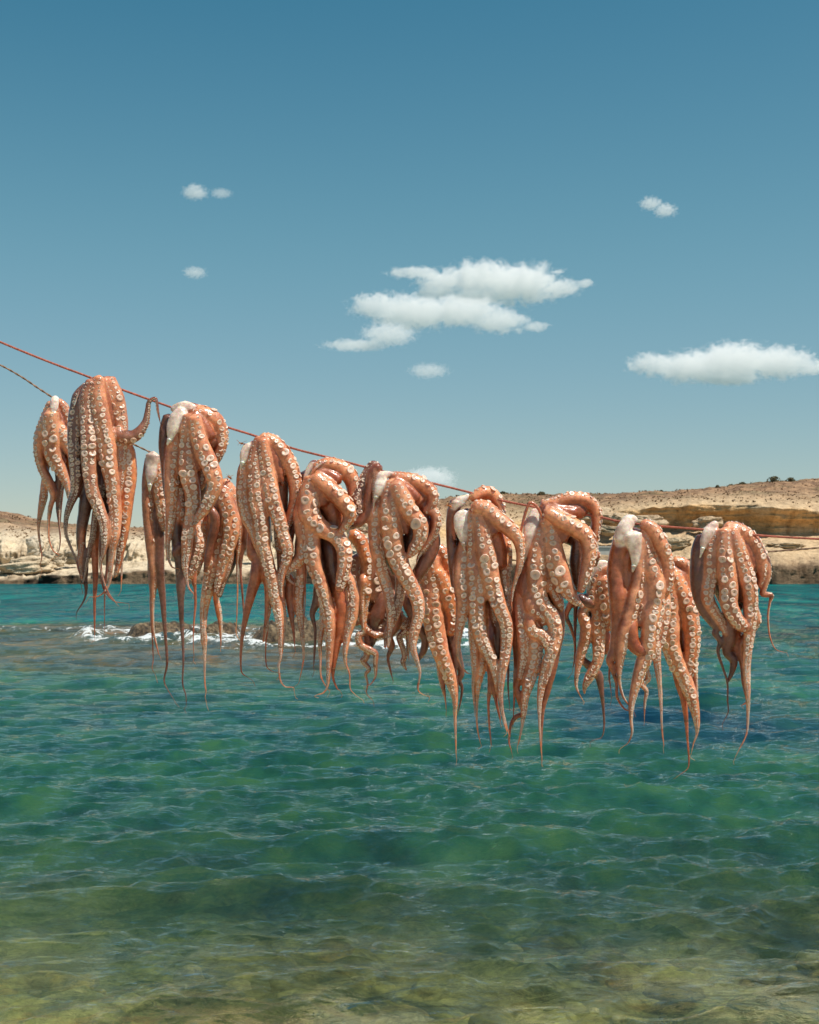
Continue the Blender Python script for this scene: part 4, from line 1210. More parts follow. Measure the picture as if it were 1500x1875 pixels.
    set_attr(me, 'col', np.array([[.1, .09, .05]] * 4), 'COLOR')
    tag(link('deep_seabed', me, bpy.data.materials['seabed']), kind='structure')


build_sea()
# ------------------------------------------------------------------ octopuses
def parse(view, s):
    ox, oy, k = VIEWS[view]
    P = []
    for tok in s.split(','):
        a = [float(v) for v in tok.split()]
        P.append((ox + a[0] / k, oy + a[1] / k, a[2] / k))
    return np.array(P)


def sample_curve(P, step_min=1.6, kf=0.30):
    n = len(P)
    ext = np.vstack([2 * P[0] - P[1], P, 2 * P[-1] - P[-2]])
    out, par = [], []
    for i in range(n - 1):
        p0, p1, p2, p3 = ext[i], ext[i + 1], ext[i + 2], ext[i + 3]
        L = np.linalg.norm(p2[:2] - p1[:2])
        st = max(step_min, kf * min(p1[2], p2[2]))
        m = max(2, int(round(L / st)))
        for j in range(m):
            t = j / m
            q = 0.5 * ((2 * p1) + (-p0 + p2) * t + (2 * p0 - 5 * p1 + 4 * p2 - p3) * t * t + (-p0 + 3 * p1 - 3 * p2 + p3) * t ** 3)
            q[2] = max(0.4, p1[2] * (1 - t) + p2[2] * t)
            out.append(q); par.append(i + t)
    out.append(P[-1].copy()); out[-1][2] = max(0.35, out[-1][2])
    return np.array(out)


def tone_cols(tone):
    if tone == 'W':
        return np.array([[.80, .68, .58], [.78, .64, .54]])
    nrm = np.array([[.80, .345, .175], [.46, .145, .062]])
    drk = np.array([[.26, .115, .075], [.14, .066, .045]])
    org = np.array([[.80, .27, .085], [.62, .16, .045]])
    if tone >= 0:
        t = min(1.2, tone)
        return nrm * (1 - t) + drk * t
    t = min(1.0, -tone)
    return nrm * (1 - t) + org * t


def arm_frames(view, s, d0, d1, face, Y, seed, P0=None, top=None, fat=1.0):
    P0 = parse(view, s) if P0 is None else P0.copy()
    if P0[-1, 2] < 1.4 and P0[0, 2] > 2:
        rs_ = np.random.default_rng(seed)
        dv = P0[-1, :2] - P0[-2, :2]; dv = dv / (np.linalg.norm(dv) + 1e-6)
        q = P0[-1, :2] + dv * rs_.uniform(4, 10) + rs_.normal(size=2) * 1.5
        q2 = q + np.array([rs_.normal() * 4, rs_.uniform(3, 12)])
        P0 = np.vstack([P0, [q[0], q[1], .55], [q2[0], q2[1], .35]])
    P0[:, 2] *= np.where(P0[:, 2] < 4.5, 0.74, 1 + (fat - 1) * smooth(4.5, 8, P0[:, 2]))
    npre = 0
    if top is not None and P0[0, 1] > top[1] + 48:
        # an arm first seen low down still grows out of the head
        a = np.array([top[0] * .5 + P0[0, 0] * .5, top[1] + 55, P0[0, 2] * 0.8])
        b = np.array([a[0] * .3 + P0[0, 0] * .7, a[1] * .45 + P0[0, 1] * .55, P0[0, 2] * 0.95])
        P0 = np.vstack([a, b, P0])
        npre = 2
    P = sample_curve(P0)
    n = len(P)
    L = np.concatenate([[0], np.cumsum(np.linalg.norm(np.diff(P[:, :2], axis=0), axis=1))])
    t = L / L[-1]
    tt = np.clip(t * 1.6, 0, 1)
    dd = (d0 + (d1 - d0) * (tt * tt * (3 - 2 * tt))) / 100.0
    if npre:
        h = np.argmin(np.hypot(P[:, 0] - P0[2, 0], P[:, 1] - P0[2, 1]))
        back = smooth(h, h * 0.45, np.arange(n))
        dd = dd * (1 - back) + max(0.026, d0 / 100.0) * back
    dd = dd + 0.006 * fbm(L / 60.0, L * 0 + seed * 1.7, oct=2, seed=seed)
    Q = np.array([unproj(P[i, 0], P[i, 1], Y + dd[i])[:] for i in range(n)])
    r = P[:, 2] * Y / FPX
    T = np.gradient(Q, axis=0)
    T /= np.linalg.norm(T, axis=1, keepdims=True) + 1e-12
    c = np.array([0, -1.0, 0])[None] - T * (T @ np.array([0, -1.0, 0]))[:, None]
    c /= np.linalg.norm(c, axis=1, keepdims=True)
    sd = np.cross(c, T)
    f = R(face if face is not None else 180)
    f = f + 0.25 * fbm(L / 90.0, L * 0 + seed, oct=2, seed=seed + 3)
    f = np.broadcast_to(f, (n,))
    N = np.cos(f)[:, None] * c + np.sin(f)[:, None] * sd
    B = np.cross(T, N)
    return dict(npre=npre, skip=(L[np.argmin(np.hypot(P[:, 0] - P0[2, 0], P[:, 1] - P0[2, 1]))] if npre else 0.0), P=P, Q=Q, r=r, T=T, N=N, B=B, L=L, t=t, seed=seed)


def tube(fr, a, b, seg, flat=0.86, noise=0.05, depthflat=None, wr=0.0):
    Q, r, N, B = fr['Q'][a:b], fr['r'][a:b], fr['N'][a:b], fr['B'][a:b]
    L = fr['L'][a:b]
    n = len(Q)
    ph = np.arange(seg) * 2 * math.pi / seg
    cs, sn = np.cos(ph), np.sin(ph)
    prof = np.where(cs > 0, 1 - (1 - flat) * cs ** 2, 1.0)
    nz = fbm((L[:, None] / 16.0) + cs[None] * 0.8, sn[None] * 0.8 + fr['seed'] * 3.1 + L[:, None] * 0, oct=3, seed=fr['seed'])
    rr = r[:, None] * prof[None] * (1 + noise * nz)
    if wr: rr = rr * (1 + wr * np.sin(L[:, None] * 0.9 + 2 * nz))
    V = Q[:, None] + rr[..., None] * (cs[None, :, None] * N[:, None] + sn[None, :, None] * B[:, None])
    if depthflat is not None:
        V[..., 1] = Q[:, None, 1] + (V[..., 1] - Q[:, None, 1]) * depthflat
    V = V.reshape(-1, 3)
    F = []
    i = np.arange(n - 1)[:, None]; j = np.arange(seg)[None]
    a0 = i * seg + j; a1 = i * seg + (j + 1) % seg
    F = np.stack([a0, a1, a1 + seg, a0 + seg], -1).reshape(-1, 4)
    caps = []
    V = np.vstack([V, Q[0] - fr['T'][a] * r[0] * 0.6, Q[-1] + fr['T'][b - 1] * r[-1] * 0.6])
    s0, s1 = n * seg, n * seg + 1
    for j in range(seg):
        caps.append((s0, (j + 1) % seg, j))
        caps.append((s1, (n - 1) * seg + j, (n - 1) * seg + (j + 1) % seg))
    return V, [tuple(q) for q in F.tolist()] + caps


def sucker_mesh(name, seg, low=False, seed=0):
    rg = np.random.default_rng(seed)
    if low:
        prof = [(0.80, -0.5), (1.0, 0.15), (0.90, 0.38), (0.40, 0.20)]
        cols = [(.50, .22, .13), (.74, .57, .46), (.80, .66, .55), (.55, .40, .31)]
    else:
        prof = [(0.62, -0.9), (0.72, -0.25), (0.98, 0.02), (1.03, 0.15), (0.95, 0.24), (0.78, 0.28), (0.58, 0.24), (0.44, 0.19), (0.30, 0.22), (0.18, 0.10)]
        cols = [(.70, .32, .18), (.70, .36, .22), (.72, .45, .31), (.76, .54, .41), (.79, .60, .48), (.79, .60, .48), (.78, .58, .46), (.70, .49, .37), (.75, .56, .44), (.62, .45, .34)]
    V, C, F = [], [], []
    wob = 1 + 0.07 * np.sin(np.arange(seg) * 2 * math.pi / seg * 2 + rg.uniform(0, 6)) + 0.05 * np.sin(np.arange(seg) * 2 * math.pi / seg * 3 + rg.uniform(0, 6))
    for (r, z), c in zip(prof, cols):
        for j in range(seg):
            a = 2 * math.pi * j / seg
            V.append((r * wob[j] * math.cos(a), r * wob[j] * math.sin(a), z)); C.append(c)
    k = len(prof)
    for i in range(k - 1):
        for j in range(seg):
            F.append((i * seg + j, i * seg + (j + 1) % seg, (i + 1) * seg + (j + 1) % seg, (i + 1) * seg + j))
    V.append((0, 0, prof[-1][1] - 0.08)); C.append(cols[-1])
    for j in range(seg):
        F.append(((k - 1) * seg + j, (k - 1) * seg + (j + 1) % seg, k * seg))
    return np.array(V), np.array(C), F


SUCK = []
for i in range(4):
    V, C, F = sucker_mesh('sucker', 12, seed=i)
    me = mesh_np('sucker', V, F)
    set_attr(me, 'col', C, 'COLOR')
    me.materials.append(M_SUCK)
    SUCK.append(me)
LV, LC, LF = sucker_mesh('low', 7, low=True)
LFA3 = np.array([f for f in LF if len(f) == 3]); LFA4 = np.array([f for f in LF if len(f) == 4])


def project(v):
    c, s = math.cos(PITCH), math.sin(PITCH)
    dx, dy, dz = v[..., 0], v[..., 1], v[..., 2] - EYE
    yc = dy * c + dz * s
    zc = -dy * s + dz * c
    return 750 + FPX * dx / yc, 937.5 - FPX * zc / yc


THIN = 4.0


def build_octopus(k, D):
    Y = D['Y']
    arms = []
    allp = [parse(a[0], a[1])[0] for a in D['arms'] if a[4] is not None]
    topx = min(allp, key=lambda p: p[1])
    for i, (view, s, d0, d1, face, tone) in enumerate(D['arms']):
        fr = arm_frames(view, s, d0, d1, face, Y, seed=k * 40 + i * 3 + 1, top=topx, fat=1.15)
        fr['face'] = face; fr['tone'] = tone
        arms.append(fr)
    for i, (view, s, d0, d1) in enumerate(D['flaps']):
        fr = arm_frames(view, s, d0, d1, None, Y, seed=k * 40 + 31 + i, fat=1.15)
        fr['face'] = None; fr['tone'] = 'W'; fr['flap'] = True
        arms.append(fr)
    # skin between neighbouring arms near the head
    main = [fr for fr in arms if fr['face'] is not None and fr['npre'] == 0]
    for a_ in range(len(main)):
        for b_ in range(a_ + 1, len(main)):
            A, Bb = main[a_], main[b_]
            if np.hypot(*(A['P'][0, :2] - Bb['P'][0, :2])) > 48: continue
            pts, dep = [], []
            for l in np.linspace(0, 100, 11):
                pa = np.array([np.interp(l, A['L'], A['P'][:, c]) for c in range(3)])
                pb = np.array([np.interp(l, Bb['L'], Bb['P'][:, c]) for c in range(3)])
                qa = np.interp(l, A['L'], A['Q'][:, 1]); qb = np.interp(l, Bb['L'], Bb['Q'][:, 1])
                gap = np.hypot(*(pa[:2] - pb[:2]))
                if gap > (pa[2] + pb[2]) * 1.75 or abs(qa - qb) > 0.045: break
                w = 0.86 * min(pa[2], pb[2]) * (1 - (l / 125.0) ** 2)
                pts.append(((pa[0] + pb[0]) / 2, (pa[1] + pb[1]) / 2, w)); dep.append((qa + qb) / 2 - Y)
            if len(pts) >= 4:
                dm = float(np.mean(dep)) * 100 + 0.5
                fr = arm_frames(None, None, dm, dm, None, Y, seed=k * 40 + 200 + a_ * 9 + b_, P0=np.array(pts))
                tA = A['tone'] if A['tone'] != 'W' else 0; tB = Bb['tone'] if Bb['tone'] != 'W' else 0
                fr['face'] = None; fr['tone'] = (tA + tB) / 2 * 0.6; fr['web'] = True
                arms.append(fr)
    top = min((fr['Q'][0] for fr in arms), key=lambda q: -q[2])
    base = Vector((float(top[0]), Y, float(top[2])))
    VV, FF = [], []
    TV, TF = [], []
    nb = nt = 0
    for fr in arms:
        rp = fr['P'][:, 2]
        thick = rp >= THIN
        n = len(rp)
        if thick.any():
            last = np.where(thick)[0][-1] + 1
            last = min(n, last + 1)
            first = np.where(thick)[0][0]
            if first > 3: first = 0
            if last - first >= 3:
                V, F = tube(fr, first if first < 3 else 0, last, 18, wr=0.012, flat=1.0 if fr.get('flap') else 0.86, noise=0.16 if fr.get('flap') else 0.05, depthflat=0.55 if fr.get('flap') else None)
                VV.append(V); FF += [tuple(q + nb for q in f) for f in F]; nb += len(V)
        else:
            last = 0
        if last < n:
            a = max(0, last - 4)
            if n - a >= 3:
                V, F = tube(fr, a, n, 9, noise=0.08, wr=0.05)
                TV.append(V); TF += [tuple(q + nt for q in f) for f in F]; nt += len(V)
    me = bpy.data.meshes.new('tmp')
    me.from_pydata(np.vstack(VV).tolist(), [], FF)
    tmp = bpy.data.objects.new('tmp', me)
    COL.objects.link(tmp)
    md = tmp.modifiers.new('r', 'REMESH')
    md.mode = 'VOXEL'; md.voxel_size = 0.0029; md.adaptivity = 0.0
    ms = tmp.modifiers.new('s', 'SMOOTH')
    ms.factor = 0.5; ms.iterations = 3
    dg = bpy.context.evaluated_depsgraph_get()
    ev = tmp.evaluated_get(dg)
    m2 = ev.to_mesh()
    nv = len(m2.vertices)
    V = np.empty(nv * 3, dtype=np.float32); m2.vertices.foreach_get('co', V); V = V.reshape(-1, 3).astype(float)
    nf = len(m2.polygons)
    lt = np.empty(nf, dtype=np.int32); m2.polygons.foreach_get('loop_total', lt)
    li = np.empty(len(m2.loops), dtype=np.int32); m2.loops.foreach_get('vertex_index', li)
    ls = np.empty(nf, dtype=np.int32); m2.polygons.foreach_get('loop_start', ls)
    F = [tuple(li[s:s + c]) for s, c in zip(ls.tolist(), lt.tolist())] if (lt != 4).any() else None
    F4 = li.reshape(-1, 4) if F is None else None
    ev.to_mesh_clear()
    bpy.data.objects.remove(tmp)
    bpy.data.meshes.remove(me)
    FL = (F4.tolist() if F is None else F)
    if TV:
        T = np.vstack(TV)
        FL = FL + [tuple(q + nv for q in f) for f in TF]
        V = np.vstack([V, T])
    # colouring: which arm, which side of it, how far down
    Q = np.vstack([fr['Q'] for fr in arms]); RR = np.concatenate([fr['r'] for fr in arms])
    NN = np.vstack([fr['N'] for fr in arms])
    TT = np.concatenate([fr['t'] for fr in arms])
    AI = np.concatenate([np.full(len(fr['r']), i) for i, fr in enumerate(arms)])
    CV = np.array([tone_cols(fr['tone'])[0] for fr in arms])
    isw = np.array([1.0 if fr.get('flap') else 0.0 for fr in arms])
    CD = np.array([tone_cols(fr['tone'])[1] for fr in arms])
    col = np.zeros_like(V)
    for a in range(0, len(V), 4000):
        v = V[a:a + 4000]
        d = np.sqrt(((v[:, None] - Q[None]) ** 2).sum(-1)) / RR[None]
        # smooth blend of nearby arms
        w = np.exp(-6.0 * np.clip(d - d.min(1, keepdims=True), 0, 4))
        best = d.argmin(1)
        side = ((v - Q[best]) * NN[best]).sum(1) / RR[best]
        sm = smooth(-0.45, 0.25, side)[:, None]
        ai = AI[best]
        wa = np.stack([w[:, AI == i].max(1) for i in range(len(arms))], 1)
        wa /= wa.sum(1, keepdims=True)
        nz = fbm(v[:, 0] * 34, v[:, 2] * 22, v[:, 1] * 34, oct=2, seed=k)[:, None]
        ww = (wa @ isw)[:, None]; w2 = smooth(0.22, 0.80, ww + 0.35 * nz)
        wa = wa * (1 - isw[None]) ; wa /= wa.sum(1, keepdims=True) + 1e-9
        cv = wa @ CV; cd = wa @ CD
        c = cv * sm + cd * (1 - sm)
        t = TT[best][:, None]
        tip = smooth(0.55, 1.0, t)
        c = c * (1 - 0.38 * tip * np.array([0.75, 1.0, 1.0]))
        c = c * (1 - w2) + w2 * np.array([.88, .74, .62]) * (1 - 0.12 * np.abs(nz) * np.array([.3, 1, 1.5]))
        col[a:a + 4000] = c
    me = bpy.data.meshes.new('octopus')
    me.from_pydata((V - np.array(base[:])).tolist(), [], FL)
    me.polygons.foreach_set('use_smooth', np.ones(len(me.polygons), dtype=bool))
    me.update()
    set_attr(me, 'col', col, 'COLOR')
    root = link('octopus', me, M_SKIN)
    root.location = base
    tag(root, D['label'], 'octopus', 'octopuses hung up to dry on the ropes')
    # suckers
    S = []
    rg = np.random.default_rng(900 + k)
    for i, fr in enumerate(arms):
        if fr['face'] is None: continue
        L, P = fr['L'], fr['P']
        tot = L[-1]
        others = [g for j, g in enumerate(arms) if j != i and not g.get('web')]
        OQ = np.vstack([g['Q'] for g in others]); OR = np.concatenate([g['r'] for g in others])
        for row in (0, 1):
            pos = max(3.0, fr['skip']) + row * 3.0
            while pos < tot - 2:
                f = pos / tot
                rp = np.interp(pos, L, P[:, 2])
                grow = 0.22 + 0.165 * float(smooth(0.02, 0.34, np.array(pos / max(120.0, tot * 0.8))))
                rs = rp * grow * rg.uniform(0.68, 1.12) * (1 + 0.12 * math.sin(pos * 0.11 + i))
                if rg.uniform() < 0.035: pos += rs * 1.2; continue
                if rp < 1.7: break
                a = (0.52 + 0.07 * rg.normal()) * (1 if row else -1)
                q = np.array([np.interp(pos, L, fr['Q'][:, c]) for c in range(3)])
                N = np.array([np.interp(pos, L, fr['N'][:, c]) for c in range(3)]); N /= np.linalg.norm(N)
                B = np.array([np.interp(pos, L, fr['B'][:, c]) for c in range(3)]); B /= np.linalg.norm(B)
                dr = math.cos(a) * N + math.sin(a) * B
                r3 = rp * Y / FPX
                shrink = 0.0010 if rp > THIN else 0
                p = q + dr * (r3 * (1 - 0.14 * math.cos(a) ** 2) - shrink)
                dd = np.sqrt(((OQ - (p + dr * rs * Y / FPX * 0.3)) ** 2).sum(1)) / OR
                if dd.min() > 0.93:
                    nr = dr * 0.75 + N * 0.25 + rg.normal(size=3) * 0.17
                    nr /= np.linalg.norm(nr)
                    S.append([p, nr, rs, rg.uniform(0, 6.28), fr['T'][min(len(L) - 1, int(np.searchsorted(L, pos)))]])
                pos += max(1.1, rs * (1.84 + 1.25 * max(0, 1 - pos / 90.0) + rg.uniform(-0.05, 0.12)))
    # the outsized suckers
    if D['big'] and S:
        SP = np.array([s[0] for s in S])
        sx, sy = project(SP)
        for view, x, y, r in D['big']:
            ox, oy, kk = VIEWS[view]
            X, YY, rr = ox + x / kk, oy + y / kk, r / kk
            ok = np.array([s[1][1] < 0.1 and s[2] > 0 for s in S])
            dist = np.hypot(sx - X, sy - YY) + (~ok) * 1000
            # nearest to the camera wins among the close ones
            cand = np.where(dist < max(9, rr * 1.3))[0]
            if len(cand) == 0: continue
            b = cand[np.argmin(SP[cand, 1])]
            S[b][2] = rr
            S[b][0] = S[b][0] + S[b][1] * 0.001
            for j in range(len(S)):
                if j != b and S[j][2] > 0:
                    dj = np.linalg.norm(SP[j] - SP[b]) * FPX / Y
                    if dj < 0.80 * (rr + S[j][2]): S[j][2] = -1
        S = [s for s in S if s[2] > 0]
    S.sort(key=lambda s: -s[2])
    bv = np.array(base[:])
    nind = 0
    small = []
    for s in S:
        if nind < 296 and s[2] >= 2.7:
            nind += 1
            rr = s[2] * Y / FPX
            z = Vector(s[1]); x = Vector(s[4]); x = (x - z * x.dot(z)).normalized(); y = z.cross(x)
            x = x * rg.uniform(0.74, 1.0); y = y * rg.uniform(0.92, 1.14)
            M = Matrix(((x.x * rr, y.x * rr, z.x * rr), (x.y * rr, y.y * rr, z.y * rr), (x.z * rr, y.z * rr, z.z * rr))).to_4x4()
            M.translation = Vector(s[0] - bv)
            o = bpy.data.objects.new('sucker', SUCK[nind % 4])
            COL.objects.link(o)
            o.parent = root
            o.matrix_basis = M
        else:
            small.append(s)
    if small:
        n = len(small); mlen = len(LV)
        P = np.array([s[0] for s in small]); Z = np.array([s[1] for s in small]); rr = np.array([s[2] for s in small]) * Y / FPX
        X = np.array([s[4] for s in small]); X = X - Z * (X * Z).sum(1, keepdims=True); X /= np.linalg.norm(X, axis=1, keepdims=True)
        W = np.cross(Z, X)
        VV = P[:, None] - bv + rr[:, None, None] * (LV[None, :, 0:1] * X[:, None] * 0.92 + LV[None, :, 1:2] * W[:, None] + LV[None, :, 2:3] * Z[:, None])
        off = (np.arange(n) * mlen)[:, None, None]
        FF = (LFA4[None] + off).reshape(-1, 4).tolist() + (LFA3[None] + off).reshape(-1, 3).tolist()
        me = mesh_np('small_suckers', VV.reshape(-1, 3), FF)
        set_attr(me, 'col', np.tile(LC, (n, 1)), 'COLOR')
        o = link('small_suckers', me, M_SUCK, root)
        tag(o, kind='stuff')
    return len(S), nind


TOTAL = [build_octopus(k, D) for k, D in enumerate(OCTS)]
print('SUCKERS', TOTAL, 'sum', sum(a for a, b in TOTAL), sum(b for a, b in TOTAL))


# ------------------------------------------------------------------ ropes
def rope(name, pts, Y, rad, strands, pitch, mat, label, cat='rope', rmul=0.56):
    P = np.array([[x, y, 1.0] for x, y in pts], float)
    C = sample_curve(P, 4.0, 0)
    Q = np.array([unproj(c[0], c[1], Y)[:] for c in C])
    L = np.concatenate([[0], np.cumsum(np.linalg.norm(np.diff(Q, axis=0), axis=1))])
    n = int(L[-1] / (pitch / 9))
    s = np.linspace(0, L[-1], n)
    Qs = np.stack([np.interp(s, L, Q[:, c]) for c in range(3)], 1)
    kern = np.ones(25) / 25
    for c in range(3):
        pad = np.concatenate([np.full(12, Qs[0, c]), Qs[:, c], np.full(12, Qs[-1, c])])
        Qs[12:-12, c] = np.convolve(pad, kern, 'valid')[12:-12]
    T = np.gradient(Qs, axis=0); T /= np.linalg.norm(T, axis=1, keepdims=True)
    A = np.cross(T, np.array([0, 1.0, 0])); A /= np.linalg.norm(A, axis=1, keepdims=True)
    B = np.cross(T, A)
    base = Vector(Qs[n // 2])
    root = bpy.data.objects.new(name, None); COL.objects.link(root); root.location = base
    for k in range(strands):
        ph = 2 * math.pi * (s / pitch + k / strands) + 0.5 * vnoise(s * 3, s * 0, seed=5)
        off = rad * (1 - rmul)
        Cn = Qs + off * (np.cos(ph)[:, None] * A + np.sin(ph)[:, None] * B)
        a = np.arange(7) * 2 * math.pi / 7
        rr = rad * rmul * (1 + 0.10 * vnoise(s * 160, s * 0 + k, seed=9))
        V = Cn[:, None] + rr[:, None, None] * (np.cos(a)[None, :, None] * A[:, None] + np.sin(a)[None, :, None] * B[:, None])
        i = np.arange(n - 1)[:, None]; j = np.arange(7)[None]
        F = np.stack([i * 7 + j, i * 7 + (j + 1) % 7, (i + 1) * 7 + (j + 1) % 7, (i + 1) * 7 + j], -1).reshape(-1, 4)
        link('strand', mesh_np('strand', V.reshape(-1, 3) - np.array(base[:]), F), mat, root)
    tag(root, label, cat)


rope('rope', [(-900, 240), (-400, 452), (0, 626), (165, 691), (225, 714), (320, 748), (400, 777), (467, 798), (540, 822), (620, 842), (672, 856), (760, 877),
              (850, 899), (912, 915), (1000, 932), (1085, 944), (1140, 956), (1205, 963), (1290, 970), (1385, 980), (1500, 987), (1900, 1005), (2400, 1010)],
     YF, 0.0033, 3, 0.013, M_REDROPE, 'taut red rope sloping down across the picture with the front octopuses over it')
rope('rope', [(-900, 300), (-300, 540), (0, 668), (40, 691), (95, 727), (165, 772), (245, 814), (280, 830), (420, 893), (530, 932), (650, 968), (800, 1003), (950, 1027), (1100, 1036),
              (1250, 1026), (1405, 1010), (1500, 1003), (1900, 960), (2400, 880)],
     YR, 0.0031, 2, 0.045, M_BROWNROPE, 'thin brown twisted rope behind the red one, seen bare at the left and right edges', rmul=0.62)


# ------------------------------------------------------------------ wasps
def wasp(px, py, Y, yaw, label):
    p = unproj(px, py, Y)
    bm = bmesh.new()
    def ell(c, s, rot=0):
        r = bmesh.ops.create_uvsphere(bm, u_segments=12, v_segments=8, radius=1.0)
        bmesh.ops.scale(bm, verts=r['verts'], vec=s)
        bmesh.ops.rotate(bm, verts=r['verts'], cent=(0, 0, 0), matrix=Matrix.Rotation(rot, 3, 'Y'))
        bmesh.ops.translate(bm, verts=r['verts'], vec=c)
    ell((0, 0, 0), (.0035, .0026, .0026))
    ell((-.0052, 0, .0008), (.0020, .0022, .0020))
    ell((.0038, 0, -.0002), (.0012, .0008, .0008))
    ell((.0092, 0, -.0018), (.0052, .0026, .0025), 0.3)
    def leg(a, b, c):
        for u, v, r in ((a, b, .00050), (b, c, .00032)):
            u, v = Vector(u), Vector(v)
            d = v - u
            q = bmesh.ops.create_cone(bm, segments=6, radius1=r, radius2=r * .8, depth=d.length, cap_ends=True)
            bmesh.ops.rotate(bm, verts=q['verts'], cent=(0, 0, 0), matrix=d.to_track_quat('Z', 'Y').to_matrix())
            bmesh.ops.translate(bm, verts=q['verts'], vec=(u + v) / 2)
    for i, x in enumerate((-.002, 0, .002)):
        for s in (-1, 1):
            leg((x, s * .002, -.001), (x * 2.2 - .002, s * .006, .002), (x * 4 - .002, s * .009, -.006))
    for s in (-1, 1):
        leg((-.007, s * .0008, .0015), (-.010, s * .002, .005), (-.014, s * .004, .008))
    me = bpy.data.meshes.new('wasp'); bm.to_mesh(me); bm.free()
    me.polygons.foreach_set('use_smooth', np.ones(len(me.polygons), dtype=bool))
    root = link('wasp', me, M_WASP)
    root.location = p; root.rotation_euler = (0, 0.1, R(yaw))
    for s in (-1, 1):
        V = []; n = 10
        for i in range(n):
            a = 2 * math.pi * i / n
            x = .006 + .007 * math.cos(a); y = .0022 * math.sin(a) * (1 + .3 * math.cos(a))
            V.append((x, s * (0.002 + .35 * x) + y, .0022 + .5 * x)); 
        V2 = [(a, b, c + .00015) for a, b, c in V]
        F = [tuple(range(n)), tuple(range(2 * n - 1, n - 1, -1))] + [(i, (i + 1) % n, n + (i + 1) % n, n + i) for i in range(n)]
        link('wing', mesh_np('wing', np.array(V + V2), F, smooth=False), M_WING, root)
    tag(root, label, 'wasp', 'wasps on the drying octopuses')


wasp(443, 812, YF - .02, 10, 'wasp standing on the cream flap of the octopus with neat straight rows')
wasp(420, 874, YR - .03, 70, 'wasp with raised legs on top of the octopus with huge pale suckers')
wasp(822, 926, YF - .03, -60, 'wasp clinging to the dark left side of the octopus with the tongue-shaped flap')
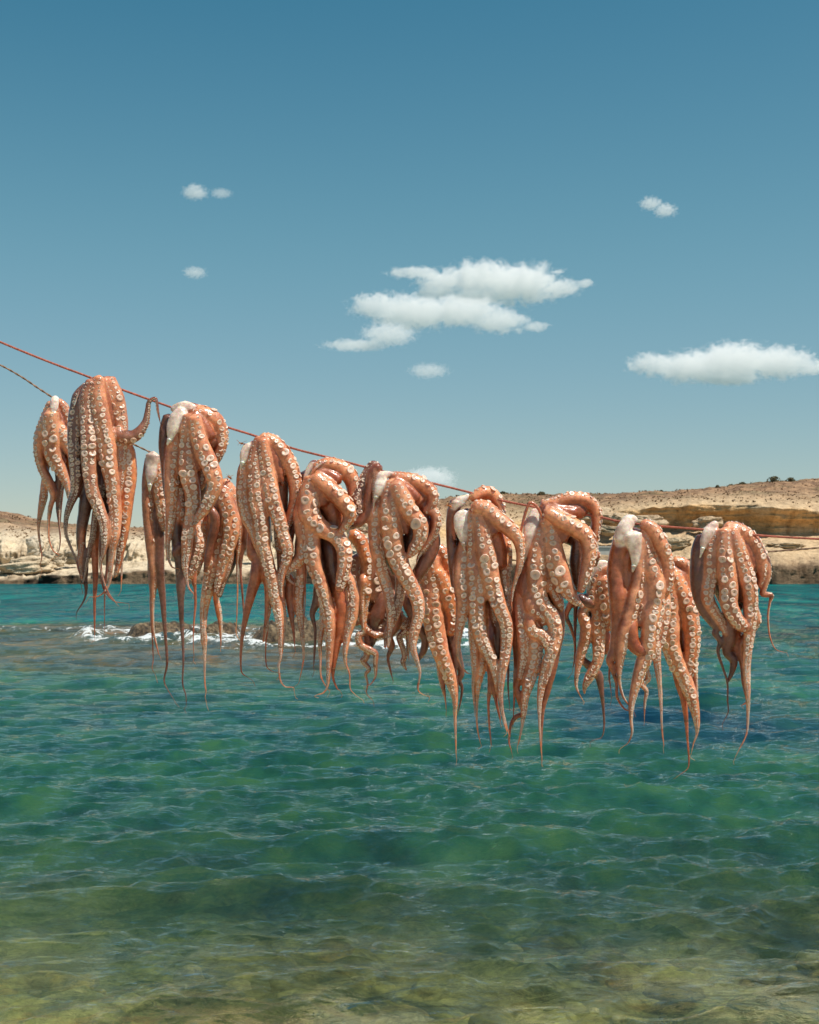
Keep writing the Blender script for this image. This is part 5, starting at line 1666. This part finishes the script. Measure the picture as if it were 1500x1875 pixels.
# ------------------------------------------------------------------ clouds
def cloud(label, blobs, D=3200.0, dens=0.032, seed=0):
    s = D / FPX
    cx = sum(b[0] for b in blobs) / len(blobs); cyy = sum(b[1] for b in blobs) / len(blobs)
    c0 = unproj(cx, cyy, D)
    loc = []
    for x, y, w, h in blobs:
        p = unproj(x, y, D) - c0
        loc.append((p.x, p.y, p.z, w * s * 1.25, w * s * 0.8 + 8, h * s * 1.30))
    x0 = min(l[0] - l[3] for l in loc); x1 = max(l[0] + l[3] for l in loc)
    y0 = min(l[1] - l[4] for l in loc); y1 = max(l[1] + l[4] for l in loc)
    z0 = min(l[2] - l[5] for l in loc); z1 = max(l[2] + l[5] for l in loc)
    bm = bmesh.new()
    for l in loc:
        r = bmesh.ops.create_icosphere(bm, subdivisions=3, radius=1.0)
        bmesh.ops.scale(bm, verts=r['verts'], vec=(l[3] * 1.15, l[4] * 1.15, l[5] * 1.15))
        bmesh.ops.translate(bm, verts=r['verts'], vec=l[:3])
    me = bpy.data.meshes.new('cloud'); bm.to_mesh(me); bm.free()
    o = link('cloud', me)
    if len(loc) > 1:
        md = o.modifiers.new('r', 'REMESH'); md.mode = 'VOXEL'; md.voxel_size = max(1.5, (x1 - x0) / 90)
    o.location = c0
    t = NT('cloud_vapour')
    tc = t.n('TexCoord').outputs['Object']
    best = None
    sp = t.n('SeparateXYZ'); t.l(tc, sp.inputs[0])
    for l in loc:
        vm = t.t.nodes.new('ShaderNodeVectorMath'); vm.operation = 'MULTIPLY_ADD'
        t.l(tc, vm.inputs[0])
        vm.inputs[1].default_value = (1 / l[3], 1 / l[4], 1 / l[5])
        vm.inputs[2].default_value = (-l[0] / l[3], -l[1] / l[4], -l[2] / l[5])
        ln = t.t.nodes.new('ShaderNodeVectorMath'); ln.operation = 'LENGTH'
        t.l(vm.outputs[0], ln.inputs[0])
        v = t.math('SUBTRACT', 1.0, ln.outputs['Value'])
        best = v if best is None else t.math('SMOOTH_MAX', best, v, 0.12)
    off = t.t.nodes.new('ShaderNodeVectorMath'); off.operation = 'ADD'
    t.l(tc, off.inputs[0]); off.inputs[1].default_value = (seed * 137.0, seed * 71.0, 0)
    hh = max(l[5] for l in loc)
    n1 = t.noise(1, 8, 0.66, t.scaled(off.outputs[0], (2.2 / hh, 2.2 / hh, 2.8 / hh)), dist=0.5)
    d = t.math('ADD', best, t.math('MULTIPLY', t.math('SUBTRACT', n1, 0.5), 2.5))
    d = t.math('MULTIPLY', t.math('SUBTRACT', d, 0.20), 7.0, clamp=True)
    d = t.math('MULTIPLY', d, dens)
    pv = t.n('VolumePrincipled')
    pv.inputs['Color'].default_value = (1.0, 0.995, 0.985, 1)
    pv.inputs['Anisotropy'].default_value = 0.0
    t.l(d, pv.inputs['Density'])
    t.l(pv.outputs[0], t.out.inputs['Volume'])
    t.m.name = 'cloud_vapour'
    me.materials.append(t.m)
    tag(o, label, 'cloud', 'small fair-weather clouds')


cloud('long upper bank of the big white cloud in the middle of the sky', [(755, 499, 46, 9), (815, 515, 50, 18), (880, 508, 70, 26), (950, 520, 75, 34), (1020, 528, 40, 16), (1070, 519, 20, 7), (800, 535, 40, 14), (870, 545, 60, 12)], seed=1)
cloud('lower bank of the big white cloud, directly under the upper one', [(690, 560, 50, 22), (760, 572, 80, 28), (840, 570, 80, 24), (915, 588, 50, 20), (980, 598, 24, 8)], D=2800.0, seed=2)
cloud('flat tail cloud with a pointed left end at the bottom left of the big cloud', [(712, 612, 46, 20), (655, 632, 60, 8)], D=2450.0, seed=3)
cloud('long white cloud touching the right edge of the photo above the hill', [(1200, 668, 46, 20), (1270, 672, 70, 26), (1345, 662, 80, 30), (1425, 664, 66, 26), (1485, 672, 40, 14), (1335, 692, 60, 12)], seed=4)
cloud('small round cloud at upper left, left one of a close pair', [(357, 352, 22, 13)], dens=0.03, seed=5)
cloud('small flat cloud at upper left, right one of a close pair', [(405, 354, 19, 8)], dens=0.02, seed=6)
cloud('lone tiny cloud at left below the close pair', [(357, 499, 20, 10)], dens=0.025, seed=7)
cloud('tilted small cloud alone at upper right', [(1192, 373, 20, 11), (1218, 385, 20, 12)], dens=0.032, seed=8)
cloud('thin faint cloud under the big white cloud', [(785, 679, 34, 12)], D=2500.0, dens=0.022, seed=9)
cloud('faint cloud just above the rope and the octopus with the dinner-plate sucker', [(785, 876, 48, 18)], dens=0.032, seed=10)
